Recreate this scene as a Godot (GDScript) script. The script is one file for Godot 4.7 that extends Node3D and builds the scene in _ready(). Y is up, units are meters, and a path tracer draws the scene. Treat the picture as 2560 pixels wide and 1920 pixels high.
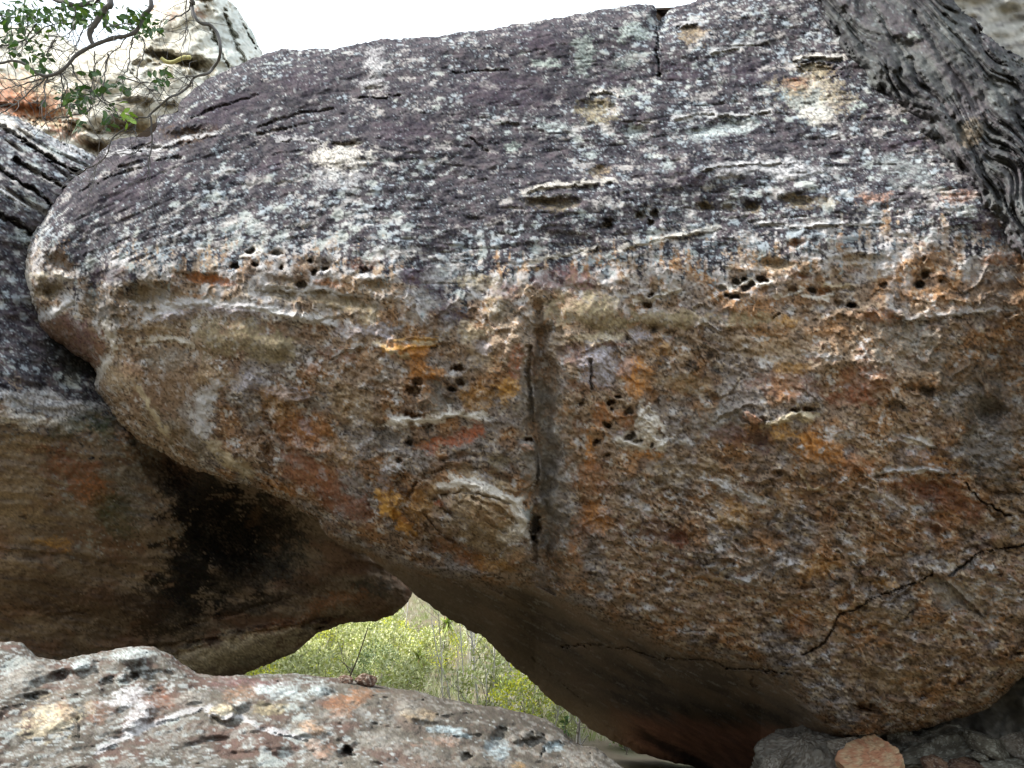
extends Node3D
# A leaning sandstone boulder seen from below its overhang. Lengths in metres, y up.
# Rock features are written in face units: 1 unit on the working plane is 1/LENS of the distance to it.

const LENS := 1925.0
const EYE := Vector3(0, 1.6, 0)
const TILT := 0.2967
const RIGHT := Vector3(1, 0, 0)
const AHEAD := Vector3(0, 0.29237, -0.95630)
const ABOVE := Vector3(0, 0.95630, 0.29237)

var n1 := FastNoiseLite.new()
var n3 := FastNoiseLite.new()
var r3 := FastNoiseLite.new()
var cd := FastNoiseLite.new()
var cv := FastNoiseLite.new()
var taken := {}

const PAL := {
	"white": Color(0.62, 0.58, 0.52), "chalk": Color(0.50, 0.49, 0.49), "violet": Color(0.36, 0.34, 0.38), "lichen": Color(0.38, 0.42, 0.41), "mint": Color(0.36, 0.41, 0.37),
	"bluegrey": Color(0.27, 0.33, 0.35), "cream": Color(0.52, 0.44, 0.30), "tan": Color(0.33, 0.25, 0.155), "olive": Color(0.24, 0.20, 0.125), "drab": Color(0.17, 0.135, 0.085),
	"brown": Color(0.155, 0.095, 0.055), "dkbrown": Color(0.085, 0.055, 0.036), "redbrown": Color(0.20, 0.085, 0.048), "red": Color(0.36, 0.10, 0.035), "pink": Color(0.50, 0.28, 0.19),
	"orange": Color(0.50, 0.21, 0.045), "amber": Color(0.52, 0.28, 0.07), "rust": Color(0.31, 0.125, 0.045), "grey": Color(0.22, 0.205, 0.18), "dkgrey": Color(0.085, 0.08, 0.068),
	"black": Color(0.018, 0.017, 0.016), "purple": Color(0.062, 0.045, 0.060), "plum": Color(0.15, 0.085, 0.085), "moss": Color(0.055, 0.065, 0.035),
}


class Rock:
	var kind := 0
	var x0 := 0.0
	var y0 := 0.0
	var x1 := 0.0
	var y1 := 0.0
	var step := 4.0
	var outline := PackedVector2Array()
	var cols := PackedFloat32Array()
	var rows := PackedFloat32Array()
	var vals := PackedFloat32Array()
	var cell := 12.0
	var gx := 0
	var gy := 0
	var inside := PackedFloat32Array()
	var base := PackedFloat32Array()
	var edge_wide := 60.0
	var edge_deep := 0.5
	var edge_rough := 5.0
	var thick := 1.5
	var back := Color(0.12, 0.09, 0.07)
	var spots := []
	var strokes := []
	var bin := 64.0
	var bx := 0
	var by := 0
	var spot_bins: Array[PackedInt32Array] = []
	var seg_bins: Array[PackedInt32Array] = []
	var sp := PackedFloat32Array()
	var spc := PackedColorArray()
	var sg := PackedFloat32Array()
	var sgc := PackedColorArray()
	var nx := 0
	var ny := 0
	var pos: Array[PackedVector3Array] = []
	var px: Array[PackedVector2Array] = []
	var col: Array[PackedColorArray] = []
	var nor: Array[PackedVector3Array] = []

	func look(g: PackedFloat32Array, x: float, y: float) -> float:
		var u := clampf((x - x0) / cell, 0.0, gx - 1.001)
		var v := clampf((y - y0) / cell, 0.0, gy - 1.001)
		var i := int(u)
		var j := int(v)
		u -= i
		v -= j
		var k := j * gx + i
		return lerpf(lerpf(g[k], g[k + 1], u), lerpf(g[k + gx], g[k + gx + 1], u), v)

	func fill_bins() -> void:
		bx = int((x1 - x0) / bin) + 1
		by = int((y1 - y0) / bin) + 1
		spot_bins.resize(bx * by)
		seg_bins.resize(bx * by)
		for k in bx * by:
			spot_bins[k] = PackedInt32Array()
			seg_bins[k] = PackedInt32Array()
		for s in spots:
			var a: float = deg_to_rad(s[4])
			var id := sp.size() / 10
			sp.append_array([s[0], s[1], cos(a), sin(a), 1.0 / s[2], 1.0 / s[3], s[5], s[6], s[8], 0.0])
			spc.append(PAL[s[7]] if s[7] else Color.BLACK)
			var ca := absf(cos(a))
			var sa := absf(sin(a))
			put(spot_bins, id, s[0], s[1], 1.55 * (s[2] * ca + s[3] * sa) + 20, 1.55 * (s[2] * sa + s[3] * ca) + 20)
		for s in strokes:
			for k in range(5, s.size() - 3, 2):
				var id := sg.size() / 10
				var reach: float = s[1] * (4.0 if s[0] == 1 else 1.3) + 20
				sg.append_array([s[k], s[k + 1], s[k + 2], s[k + 3], s[0], s[1], s[2], s[4], 1.0 if k == 5 else 0.0, 1.0 if k + 4 >= s.size() else 0.0])
				sgc.append(PAL[s[3]] if s[3] else Color.BLACK)
				put(seg_bins, id, (s[k] + s[k + 2]) / 2, (s[k + 1] + s[k + 3]) / 2, absf(s[k] - s[k + 2]) / 2 + reach, absf(s[k + 1] - s[k + 3]) / 2 + reach)

	func put(bins: Array[PackedInt32Array], id: int, x: float, y: float, wx: float, wy: float) -> void:
		for j in range(maxi(0, int((y - wy - y0) / bin)), mini(by - 1, int((y + wy - y0) / bin)) + 1):
			for i in range(maxi(0, int((x - wx - x0) / bin)), mini(bx - 1, int((x + wx - x0) / bin)) + 1):
				bins[j * bx + i].append(id)

	func bin_of(x: float, y: float) -> int:
		return clampi(int((y - y0) / bin), 0, by - 1) * bx + clampi(int((x - x0) / bin), 0, bx - 1)


func at(x: float, y: float, d: float) -> Vector3:
	return EYE + d * (AHEAD + (x - 1280.0) / LENS * RIGHT + (960.0 - y) / LENS * ABOVE)


func numbered(called: String) -> String:
	var n: int = taken.get(called, 0)
	taken[called] = n + 1
	return called if n == 0 else "%s_%03d" % [called, n]


func tag(o: Node, label := "", category := "", group := "", kind := "") -> Node:
	if label: o.set_meta("label", label)
	if category: o.set_meta("category", category)
	if group: o.set_meta("group", group)
	if kind: o.set_meta("kind", kind)
	return o


func obj(called: String, mesh: Mesh, m: Material, parent: Node = self) -> MeshInstance3D:
	var o := MeshInstance3D.new()
	o.name = numbered(called) if parent == self else called
	o.mesh = mesh
	o.material_override = m
	parent.add_child(o, true)
	return o


func thing(called: String, where: Vector3) -> Node3D:
	var o := Node3D.new()
	o.name = numbered(called)
	o.position = where
	add_child(o)
	return o


func stone_material(called: String, rough := 0.92, bump := 0.5, scale := 3.0) -> StandardMaterial3D:
	var m := StandardMaterial3D.new()
	m.resource_name = called
	m.vertex_color_use_as_albedo = true
	m.roughness = rough
	m.metallic_specular = 0.12
	m.uv1_triplanar = true
	m.uv1_world_triplanar = true
	m.uv1_scale = Vector3.ONE * scale
	m.heightmap_enabled = true
	m.heightmap_texture = grain
	m.heightmap_scale = bump
	return m


var grain: NoiseTexture2D


func setup_noise() -> void:
	for n in [n1, n3, r3]:
		n.noise_type = FastNoiseLite.TYPE_SIMPLEX_SMOOTH
		n.frequency = 1.0
		n.seed = 11
	n1.fractal_type = FastNoiseLite.FRACTAL_NONE
	n3.fractal_type = FastNoiseLite.FRACTAL_FBM
	n3.fractal_octaves = 3
	r3.fractal_type = FastNoiseLite.FRACTAL_RIDGED
	r3.fractal_octaves = 3
	r3.seed = 5
	for n in [cd, cv]:
		n.noise_type = FastNoiseLite.TYPE_CELLULAR
		n.frequency = 1.0
		n.seed = 3
		n.fractal_type = FastNoiseLite.FRACTAL_NONE
		n.cellular_jitter = 1.0
	cd.cellular_return_type = FastNoiseLite.RETURN_DISTANCE
	cv.cellular_return_type = FastNoiseLite.RETURN_CELL_VALUE
	grain = NoiseTexture2D.new()
	grain.width = 512
	grain.height = 512
	grain.seamless = true
	var g := FastNoiseLite.new()
	g.seed = 21
	g.frequency = 0.045
	g.fractal_octaves = 5
	g.fractal_gain = 0.62
	grain.noise = g


# ---------------------------------------------------------------- rock sheets

func in_parallel(count: int, job: Callable) -> void:
	WorkerThreadPool.wait_for_group_task_completion(WorkerThreadPool.add_group_task(job, count, -1, true))


func coarse_row(R: Rock, rows_in: Array, rows_base: Array, j: int) -> void:
	var a := PackedFloat32Array()
	var b := PackedFloat32Array()
	a.resize(R.gx)
	b.resize(R.gx)
	var y := R.y0 + j * R.cell
	var m := R.outline.size()
	for i in R.gx:
		var x := R.x0 + i * R.cell
		var p := Vector2(x, y)
		var best := 1e12
		var crossing := false
		var q := R.outline[m - 1]
		for k in m:
			var s := R.outline[k]
			var e := s - q
			var t := clampf((p - q).dot(e) / maxf(e.length_squared(), 1e-6), 0.0, 1.0)
			best = minf(best, (q + e * t - p).length_squared())
			if (s.y > y) != (q.y > y) and x < (q.x - s.x) * (y - s.y) / (q.y - s.y) + s.x:
				crossing = not crossing
			q = s
		a[i] = sqrt(best) * (1.0 if crossing else -1.0)
		b[i] = smooth_depth(R, x, y)
		if R.kind == 0:
			b[i] += under_rim(x, y)
	rows_in[j] = a
	rows_base[j] = b


func smooth_depth(R: Rock, x: float, y: float) -> float:
	var i := 0
	while i < R.cols.size() - 2 and x > R.cols[i + 1]: i += 1
	var j := 0
	while j < R.rows.size() - 2 and y > R.rows[j + 1]: j += 1
	var u := clampf((x - R.cols[i]) / (R.cols[i + 1] - R.cols[i]), 0.0, 1.0)
	var v := clampf((y - R.rows[j]) / (R.rows[j + 1] - R.rows[j]), 0.0, 1.0)
	var w := R.cols.size()
	var h := R.rows.size()
	var c := [0.0, 0.0, 0.0, 0.0]
	for k in 4:
		var o := clampi(j - 1 + k, 0, h - 1) * w
		c[k] = cubic_interpolate(R.vals[o + i], R.vals[o + i + 1], R.vals[o + maxi(i - 1, 0)], R.vals[o + mini(i + 2, w - 1)], u)
	return cubic_interpolate(c[1], c[2], c[0], c[3], v)


func fine_row(R: Rock, j: int) -> void:
	var p := PackedVector3Array()
	var q := PackedVector2Array()
	p.resize(R.nx)
	q.resize(R.nx)
	for i in R.nx:
		var x := R.x0 + i * R.step
		var y := R.y0 + j * R.step
		var s := R.look(R.inside, x, y)
		if s < 40.0:
			s += edge_noise(R, x, y)
			if s < -2.2 * R.step:
				p[i] = Vector3.INF
				q[i] = Vector2(-1e9, 0)
				continue
			if s < 0.0:
				for again in 3:
					var g := Vector2(R.look(R.inside, x + 6, y) - R.look(R.inside, x - 6, y), R.look(R.inside, x, y + 6) - R.look(R.inside, x, y - 6)).normalized()
					x -= g.x * s
					y -= g.y * s
					s = R.look(R.inside, x, y) + edge_noise(R, x, y)
				s = 0.0
				q[i] = Vector2(x, y)
				p[i] = at(x, y, depth_of(R, x, y, 0.0))
				if x < -5e8: p[i] = Vector3.INF
				q[i].x += 1e6   # marks a rim point
				continue
		q[i] = Vector2(x, y)
		p[i] = at(x, y, depth_of(R, x, y, s))
	R.pos[j] = p
	R.px[j] = q


func edge_noise(R: Rock, x: float, y: float) -> float:
	return R.edge_rough * (n3.get_noise_2d(x * 0.011, y * 0.011) * 1.2 + n3.get_noise_2d(x * 0.05, y * 0.05) * 0.6)


func depth_of(R: Rock, x: float, y: float, s: float) -> float:
	var d := R.look(R.base, x, y)
	var t := clampf(s / R.edge_wide, 0.0, 1.0)
	d += R.edge_deep * (1.0 - sqrt(maxf(0.0, 1.0 - (1.0 - t) * (1.0 - t))))
	var p := at(x, y, d)
	return d - carve(R, x, y, p)


func color_row(R: Rock, j: int) -> void:
	var c := PackedColorArray()
	c.resize(R.nx)
	var p := R.pos[j]
	var q := R.px[j]
	for i in R.nx:
		if p[i] == Vector3.INF:
			continue
		var x := q[i].x
		if x > 5e5: x -= 1e6
		c[i] = tint(R, x, q[i].y, p[i])
	R.col[j] = c


func normal_row(R: Rock, j: int) -> void:
	var n := PackedVector3Array()
	n.resize(R.nx)
	var p := R.pos[j]
	var a := R.pos[maxi(j - 1, 0)]
	var b := R.pos[mini(j + 1, R.ny - 1)]
	for i in R.nx:
		if p[i] == Vector3.INF:
			continue
		var l := p[maxi(i - 1, 0)]
		var r := p[mini(i + 1, R.nx - 1)]
		var u := a[i]
		var d := b[i]
		if l == Vector3.INF: l = p[i]
		if r == Vector3.INF: r = p[i]
		if u == Vector3.INF: u = p[i]
		if d == Vector3.INF: d = p[i]
		var v := (d - u).cross(r - l)
		n[i] = v.normalized() if v.length_squared() > 1e-12 else (EYE - p[i]).normalized()
	R.nor[j] = n


func rock_mesh(R: Rock) -> ArrayMesh:
	var t0 := Time.get_ticks_msec()
	R.gx = int((R.x1 - R.x0) / R.cell) + 2
	R.gy = int((R.y1 - R.y0) / R.cell) + 2
	var ri := []
	var rb := []
	ri.resize(R.gy)
	rb.resize(R.gy)
	in_parallel(R.gy, func(j): coarse_row(R, ri, rb, j))
	for j in R.gy:
		R.inside.append_array(ri[j])
		R.base.append_array(rb[j])
	R.fill_bins()
	R.nx = int((R.x1 - R.x0) / R.step) + 1
	R.ny = int((R.y1 - R.y0) / R.step) + 1
	R.pos.resize(R.ny)
	R.px.resize(R.ny)
	R.col.resize(R.ny)
	R.nor.resize(R.ny)
	in_parallel(R.ny, func(j): fine_row(R, j))
	in_parallel(R.ny, func(j): color_row(R, j))
	in_parallel(R.ny, func(j): normal_row(R, j))
	var V := PackedVector3Array()
	var N := PackedVector3Array()
	var C := PackedColorArray()
	var I := PackedInt32Array()
	var before := PackedInt32Array()
	for j in R.ny:
		var here := PackedInt32Array()
		here.resize(R.nx)
		here.fill(-1)
		var p := R.pos[j]
		var nn := R.nor[j]
		var cc := R.col[j]
		for i in R.nx:
			if p[i] == Vector3.INF: continue
			here[i] = V.size()
			V.append(p[i])
			N.append(nn[i])
			C.append(cc[i])
		if j > 0:
			var qa := R.px[j - 1]
			var qb := R.px[j]
			for i in R.nx - 1:
				var a := before[i]
				var b := before[i + 1]
				var c := here[i + 1]
				var d := here[i]
				if a < 0 or b < 0 or c < 0 or d < 0: continue
				if qa[i].x > 5e5 and qa[i + 1].x > 5e5 and qb[i].x > 5e5 and qb[i + 1].x > 5e5: continue
				I.append_array([a, b, c, a, c, d])
		before = here
	# the far side: a coarse shell behind the face
	var st := 36.0
	var mx := int((R.x1 - R.x0) / st) + 1
	var my := int((R.y1 - R.y0) / st) + 1
	var ids := {}
	for j in my:
		for i in mx:
			var x := R.x0 + i * st
			var y := R.y0 + j * st
			var s := R.look(R.inside, x, y)
			if s < -st * 1.5: continue
			if s < 8.0:
				var g := Vector2(R.look(R.inside, x + 6, y) - R.look(R.inside, x - 6, y), R.look(R.inside, x, y + 6) - R.look(R.inside, x, y - 6)).normalized()
				x += g.x * (8.0 - s)
				y += g.y * (8.0 - s)
				s = 0.0
			var t := clampf(s / 420.0, 0.0, 1.0)
			ids[j * mx + i] = V.size()
			V.append(at(x, y, R.look(R.base, x, y) + R.edge_deep * 1.02 + 0.1 + R.thick * sqrt(1.0 - (1.0 - t) * (1.0 - t)) + 0.25 * n1.get_noise_2d(x * 0.004, y * 0.004)))
			N.append(AHEAD)
			C.append(R.back)
	for j in my - 1:
		for i in mx - 1:
			var k := j * mx + i
			if ids.has(k) and ids.has(k + 1) and ids.has(k + mx) and ids.has(k + mx + 1):
				I.append_array([ids[k], ids[k + mx + 1], ids[k + 1], ids[k], ids[k + mx], ids[k + mx + 1]])
	R.pos.clear()
	R.px.clear()
	R.col.clear()
	R.nor.clear()
	var arr := []
	arr.resize(Mesh.ARRAY_MAX)
	arr[Mesh.ARRAY_VERTEX] = V
	arr[Mesh.ARRAY_NORMAL] = N
	arr[Mesh.ARRAY_COLOR] = C
	arr[Mesh.ARRAY_INDEX] = I
	var mesh := ArrayMesh.new()
	mesh.add_surface_from_arrays(Mesh.PRIMITIVE_TRIANGLES, arr)
	print("rock kind %d: %d vertices, %d ms" % [R.kind, V.size(), Time.get_ticks_msec() - t0])
	return mesh


func soft(a: float, b: float, x: float) -> float:
	return smoothstep(a, b, x)


# relief in metres towards the viewer's side, from the listed spots and strokes, over the grain of the stone
func carve(R: Rock, x: float, y: float, p: Vector3) -> float:
	var wx := x + 7.0 * n3.get_noise_3d(p.x * 4.0, p.y * 4.0, p.z * 4.0) + 3.0 * n1.get_noise_3d(p.x * 17.0, p.y * 17.0, p.z * 17.0)
	var wy := y + 7.0 * n3.get_noise_3d(p.x * 4.0 + 31.0, p.y * 4.0, p.z * 4.0) + 3.0 * n1.get_noise_3d(p.x * 17.0, p.y * 17.0 + 9.0, p.z * 17.0)
	var n := n1.get_noise_3d(p.x * 7.0, p.y * 7.0, p.z * 7.0)
	var nn := n1.get_noise_3d(p.x * 24.0, p.y * 24.0 + 3.0, p.z * 24.0)
	var out := 0.0
	var rough := 1.0
	var pit := 0.0
	var b := R.bin_of(x, y)
	for id in R.spot_bins[b]:
		var o := id * 10
		var prof := R.sp[o + 7]
		var h := R.sp[o + 6]
		if h == 0.0 and prof < 4.5: continue
		var dx := wx - R.sp[o]
		var dy := wy - R.sp[o + 1]
		var ex := (dx * R.sp[o + 2] + dy * R.sp[o + 3]) * R.sp[o + 4]
		var ey := (dy * R.sp[o + 2] - dx * R.sp[o + 3]) * R.sp[o + 5]
		var e2 := ex * ex + ey * ey
		if e2 > 2.0: continue
		var e := sqrt(e2)
		if prof < 0.5: out += h * (1.0 - soft(0.0, 1.15, e))
		elif prof < 1.5: pit = minf(pit, h * 0.62 * (1.0 - soft(0.45, 1.15, e + n * 0.3 + nn * 0.32)))
		elif prof < 2.5: out += h * (1.0 - soft(0.82, 1.05, e + n * 0.15))
		elif prof < 3.5: out += h * (1.0 - soft(0.3, 1.1, e)) * (1.0 if ey < 0.0 else 1.0 - soft(0.0, 0.9, ey))
		else: rough = lerpf(rough, h, 1.0 - soft(0.6, 1.2, e + n * 0.2))
	var crack := 0.0
	var ridge := 0.0
	var step := 0.0
	var vary := 0.75 + 0.75 * n1.get_noise_3d(p.x * 3.1, p.y * 3.1 + 17.0, p.z * 3.1) + 0.4 * n
	for id in R.seg_bins[b]:
		var o := id * 10
		var h := R.sg[o + 6]
		if h == 0.0: continue
		var ax := R.sg[o]
		var ay := R.sg[o + 1]
		var ux := R.sg[o + 2] - ax
		var uy := R.sg[o + 3] - ay
		var l2 := ux * ux + uy * uy
		var t := ((wx - ax) * ux + (wy - ay) * uy) / l2
		var tc := clampf(t, 0.0, 1.0)
		var qx := wx - ax - ux * tc
		var qy := wy - ay - uy * tc
		var d := sqrt(qx * qx + qy * qy)
		var w := R.sg[o + 5] * maxf(0.35, vary)
		if h > 0.0: h *= 0.65 * clampf(vary + 0.1, 0.05, 1.3)
		if R.sg[o + 4] < 0.5:
			if d < w:
				var k := 1.0 - d / w
				if h < 0.0: crack = minf(crack, h * (soft(0.0, 0.95, k) if w > 26.0 else k if w > 14.0 else sqrt(k)))
				else: ridge = maxf(ridge, h * k * (2.0 - k) * 0.9)
		elif d < w * 4.0:
			var side := (ux * (wy - ay) - uy * (wx - ax)) / sqrt(l2)
			var fade := 1.0
			if t < 0.0 or t > 1.0: fade = maxf(0.0, 1.0 - d / (w * 1.2))
			if side < 0.0:
				if d < w * 2.5: ridge = maxf(ridge, h * 0.35 * (1.0 - d / (w * 2.5)) * (1.0 - d / (w * 2.5)) * fade)
			else:
				var k := 1.0 - d / (w * 4.0)
				step = minf(step, -h * k * sqrt(k) * soft(0.0, w * 0.25, d) * fade)
	return out + pit + crack + ridge + step + rough * grain_of(R, x, y, p)


func stain_and_shade(R: Rock, x: float, y: float, p: Vector3, c: Color) -> Color:
	var wx := x + 9.0 * n3.get_noise_3d(p.x * 5.0, p.y * 5.0, p.z * 5.0) + 5.0 * n1.get_noise_3d(p.x * 17.0, p.y * 17.0, p.z * 17.0)
	var wy := y + 9.0 * n3.get_noise_3d(p.x * 5.0 + 31.0, p.y * 5.0, p.z * 5.0) + 5.0 * n1.get_noise_3d(p.x * 17.0, p.y * 17.0 + 9.0, p.z * 17.0)
	var n := n3.get_noise_3d(p.x * 9.0, p.y * 9.0 + 5.0, p.z * 9.0)
	var f := n3.get_noise_3d(p.x * 30.0, p.y * 30.0, p.z * 30.0 + 4.0)
	var lo := n1.get_noise_3d(p.x * 3.5, p.y * 3.5, p.z * 3.5 + 9.0)
	var b := R.bin_of(x, y)
	for id in R.spot_bins[b]:
		var o := id * 10
		var k := R.sp[o + 8]
		if k == 0.0: continue
		var dx := wx - R.sp[o]
		var dy := wy - R.sp[o + 1]
		var ex := (dx * R.sp[o + 2] + dy * R.sp[o + 3]) * R.sp[o + 4]
		var ey := (dy * R.sp[o + 2] - dx * R.sp[o + 3]) * R.sp[o + 5]
		var e2 := ex * ex + ey * ey
		if e2 > 2.2: continue
		var w := k * (1.0 - soft(0.72, 0.93, sqrt(e2) + n * 0.6 + f * 0.5 + lo * 0.35))
		c = c.lerp(R.spc[id] * (1.0 + 0.9 * f), w * (0.62 + 0.36 * soft(-0.2, 0.15, f + 0.6 * n)))
	for id in R.seg_bins[b]:
		var o := id * 10
		var k := R.sg[o + 7]
		if k == 0.0: continue
		var ax := R.sg[o]
		var ay := R.sg[o + 1]
		var ux := R.sg[o + 2] - ax
		var uy := R.sg[o + 3] - ay
		var l2 := ux * ux + uy * uy
		var tc := clampf(((wx - ax) * ux + (wy - ay) * uy) / l2, 0.0, 1.0)
		var qx := wx - ax - ux * tc
		var qy := wy - ay - uy * tc
		var w := R.sg[o + 5] * (1.6 + 1.2 * lo)
		var d := sqrt(qx * qx + qy * qy) / w
		if R.sg[o + 4] > 0.5:
			var side := (ux * (wy - ay) - uy * (wx - ax)) / sqrt(l2)
			d = d if side < 0.0 else d * 5.0
		if d < 1.5:
			c = c.lerp(R.sgc[id], k * (1.0 - soft(0.5, 1.0, d + n * 0.7 + f * 0.45 + lo * 0.5)))
	return c


# ---------------------------------------------------------------- what each rock is made of

const CRUST_X := [-200.0, 60.0, 130.0, 250.0, 330.0, 430.0, 600.0, 760.0, 880.0, 1000.0, 1060.0, 1140.0, 1175.0, 1250.0, 1330.0, 1480.0, 1620.0, 1800.0, 2000.0, 2200.0, 2400.0, 2560.0, 3200.0]
const CRUST_Y := [600.0, 625.0, 640.0, 715.0, 680.0, 650.0, 640.0, 620.0, 640.0, 690.0, 720.0, 720.0, 690.0, 680.0, 665.0, 640.0, 650.0, 650.0, 620.0, 600.0, 590.0, 600.0, 600.0]
const RIM_X := [600.0, 800.0, 960.0, 1050.0, 1150.0, 1260.0, 1340.0, 1500.0, 1700.0, 1900.0, 1980.0, 2040.0, 2110.0, 2200.0]
const RIM_Y := [1230.0, 1300.0, 1370.0, 1400.0, 1425.0, 1440.0, 1435.0, 1520.0, 1600.0, 1650.0, 1700.0, 1770.0, 1830.0, 1990.0]


func along(xs: Array, ys: Array, x: float) -> float:
	var n := xs.size()
	if x <= xs[0]: return ys[0]
	for k in range(1, n):
		if x < xs[k]:
			return lerpf(ys[k - 1], ys[k], (x - xs[k - 1]) / (xs[k] - xs[k - 1]))
	return ys[n - 1]


# below its rim the leaning boulder turns under and runs back
func under_rim(x: float, y: float) -> float:
	var s := (y - along(RIM_X, RIM_Y, x) - 12.0) / 26.0
	if s < -4.0: return 0.0
	var run := (log(1.0 + exp(s)) if s < 20.0 else s) * 26.0
	return run * lerpf(0.0, 0.0135, smoothstep(740.0, 1150.0, x))


func bed(x: float, y: float) -> float:
	# height across the bedding of the leaning boulder, in face units
	var l := maxf(0.0, 950.0 - x)
	return y - 0.00034 * l * l + 0.06 * maxf(0.0, x - 1200.0)


func grain_of(R: Rock, x: float, y: float, p: Vector3) -> float:
	match R.kind:
		0:
			var yb := along(CRUST_X, CRUST_Y, x)
			var up := 1.0 - soft(-60.0, 60.0, y - yb)
			var out := 0.10 * n1.get_noise_3d(p.x * 0.8, p.y * 0.8, p.z * 0.8)
			if up > 0.0:
				var s := bed(x, y) * 0.0035
				var t := x * 0.0035
				var g := 0.0
				g += 0.040 * n3.get_noise_3d(t * 0.7, s * 2.2, 1.0)
				var f := r3.get_noise_3d(t * 1.0 + 3.0, s * 6.5, p.z * 0.4)
				g -= 0.020 * soft(0.45, 0.95, f)
				var saw := fposmod(s * 2.4 + n3.get_noise_3d(t * 0.7, s * 0.8, 5.0) * 1.6, 1.0)
				g += 0.026 * soft(0.0, 0.5, n3.get_noise_3d(t * 0.8, s * 1.2, 44.0)) * saw * saw * (1.0 - soft(0.88, 1.0, saw))
				g += 0.016 * n3.get_noise_3d(t * 3.5, s * 13.0, 7.0) + 0.007 * n3.get_noise_3d(t * 8.0, s * 32.0, 9.0)
				g += 0.022 * n3.get_noise_3d(p.x * 8.0, p.y * 8.0, p.z * 8.0)
				g += 0.008 * n3.get_noise_3d(p.x * 30.0, p.y * 30.0, p.z * 30.0)
				out += g * up
			if up < 1.0:
				var dn := soft(-10.0, 60.0, y - along(RIM_X, RIM_Y, x)) * soft(740.0, 900.0, x)
				var ru := 0.30 * soft(700.0, 800.0, y) + 0.75 * soft(1350.0, 1700.0, x) * soft(1050.0, 1250.0, y) + 0.5 * soft(550.0, 700.0, x) * (1.0 - soft(1000.0, 1100.0, x)) * soft(900.0, 1000.0, y)
				var s := (-x * 0.34 + y) * 0.0033
				var t := (x + y * 0.34) * 0.0033
				var a := n3.get_noise_3d(p.x * 1.7, p.y * 1.7 + 50.0, p.z * 1.7)
				var q := n3.get_noise_3d(p.x * 4.0, p.y * 4.0 + 13.0, p.z * 4.0)
				var g := (0.055 + 0.03 * ru) * a
				# flakes: the stone swells downwards and breaks back in, more or less often
				var saw := fposmod(s * 2.1 + a * 1.3 + q * 0.5, 1.0)
				g += (0.040 + 0.065 * ru) * soft(-0.25, 0.35, n3.get_noise_3d(p.x * 1.1 + 9.0, p.y * 1.1, p.z * 1.1)) * (saw * saw * (1.0 - soft(0.86, 1.0, saw)))
				saw = fposmod(s * 5.5 + t * 0.7 + q * 1.4, 1.0)
				g += (0.015 + 0.035 * ru) * soft(-0.1, 0.4, q + 0.5 * a) * (saw * (1.0 - soft(0.8, 1.0, saw)))
				g -= (0.018 + 0.040 * ru) * pow(1.0 - absf(q), 5.0) * soft(-0.1, 0.35, n3.get_noise_3d(p.x * 1.9, p.y * 1.9, p.z * 1.9 + 77.0))
				g += 0.014 * n3.get_noise_3d(p.x * 11.0, p.y * 11.0, p.z * 11.0)
				g += (0.012 + 0.050 * ru) * n3.get_noise_3d(t * 4.6, s * 9.5, p.z * 3.0)
				g += (0.006 + 0.020 * ru) * n3.get_noise_3d(t * 12.0, s * 24.0, p.z * 3.0)
				g += (0.006 + 0.006 * ru) * n3.get_noise_3d(p.x * 32.0, p.y * 32.0, p.z * 32.0)
				var w := 0.060 * n3.get_noise_3d(t * 0.6, s * 2.2, 3.0) + 0.020 * r3.get_noise_3d(t * 1.2, s * 9.0, 5.0) + 0.010 * n3.get_noise_3d(t * 5.0, s * 18.0, p.z) + 0.005 * n3.get_noise_3d(p.x * 20.0, p.y * 20.0, p.z * 20.0)
				out += lerpf(g, w, dn) * (1.0 - up)
			return out
		1:
			var out := 0.08 * n1.get_noise_3d(p.x * 0.9, p.y * 0.9 + 3.0, p.z * 0.9)
			var top := 1.0 - soft(480.0, 640.0, y + x * 0.3)
			var s := (y - 0.62 * x) * 0.004
			var t := (x + 0.62 * y) * 0.004
			out += top * (-0.16 * soft(0.55, 0.95, r3.get_noise_3d(t * 0.35, s * 2.3, 2.0)) + 0.03 * n3.get_noise_3d(t * 1.5, s * 9.0, 8.0))
			s = (y - 0.12 * x - 0.0001 * x * x) * 0.004
			t = x * 0.004
			out += (1.0 - top) * (0.09 * n3.get_noise_3d(t * 0.8, s * 2.4, 12.0) + 0.035 * r3.get_noise_3d(t * 1.6, s * 6.0, 4.0) + 0.018 * n3.get_noise_3d(t * 5.0, s * 15.0, 6.0))
			return out + 0.022 * n3.get_noise_3d(p.x * 9.0, p.y * 9.0, p.z * 9.0) + 0.009 * n3.get_noise_3d(p.x * 28.0, p.y * 28.0, p.z * 28.0)
		2:
			var d := cd.get_noise_3d(p.x * 4.2, p.y * 4.2, p.z * 4.2) + 1.0
			var e := cd.get_noise_3d(p.x * 13.0, p.y * 13.0, p.z * 13.0) + 1.0
			var lumps := 1.0 - soft(850.0, 1250.0, x)
			var low := soft(1740.0, 1840.0, y)
			var k := maxf(lumps, 0.55 * low) 
			return 0.08 * n3.get_noise_3d(p.x * 1.3, p.y * 1.3, p.z * 1.3) + k * (0.11 * (0.5 - d) * soft(-0.1, 0.4, n3.get_noise_3d(p.x * 2.0, p.y * 2.0, p.z * 2.0 + 9.0) + 0.2) + 0.016 * (0.5 - e)) + 0.028 * n3.get_noise_3d(p.x * 5.0, p.y * 5.0, p.z * 5.0) + 0.016 * n3.get_noise_3d(p.x * 15.0, p.y * 15.0, p.z * 15.0) + 0.005 * n3.get_noise_3d(p.x * 45.0, p.y * 45.0, p.z * 45.0)
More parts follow.
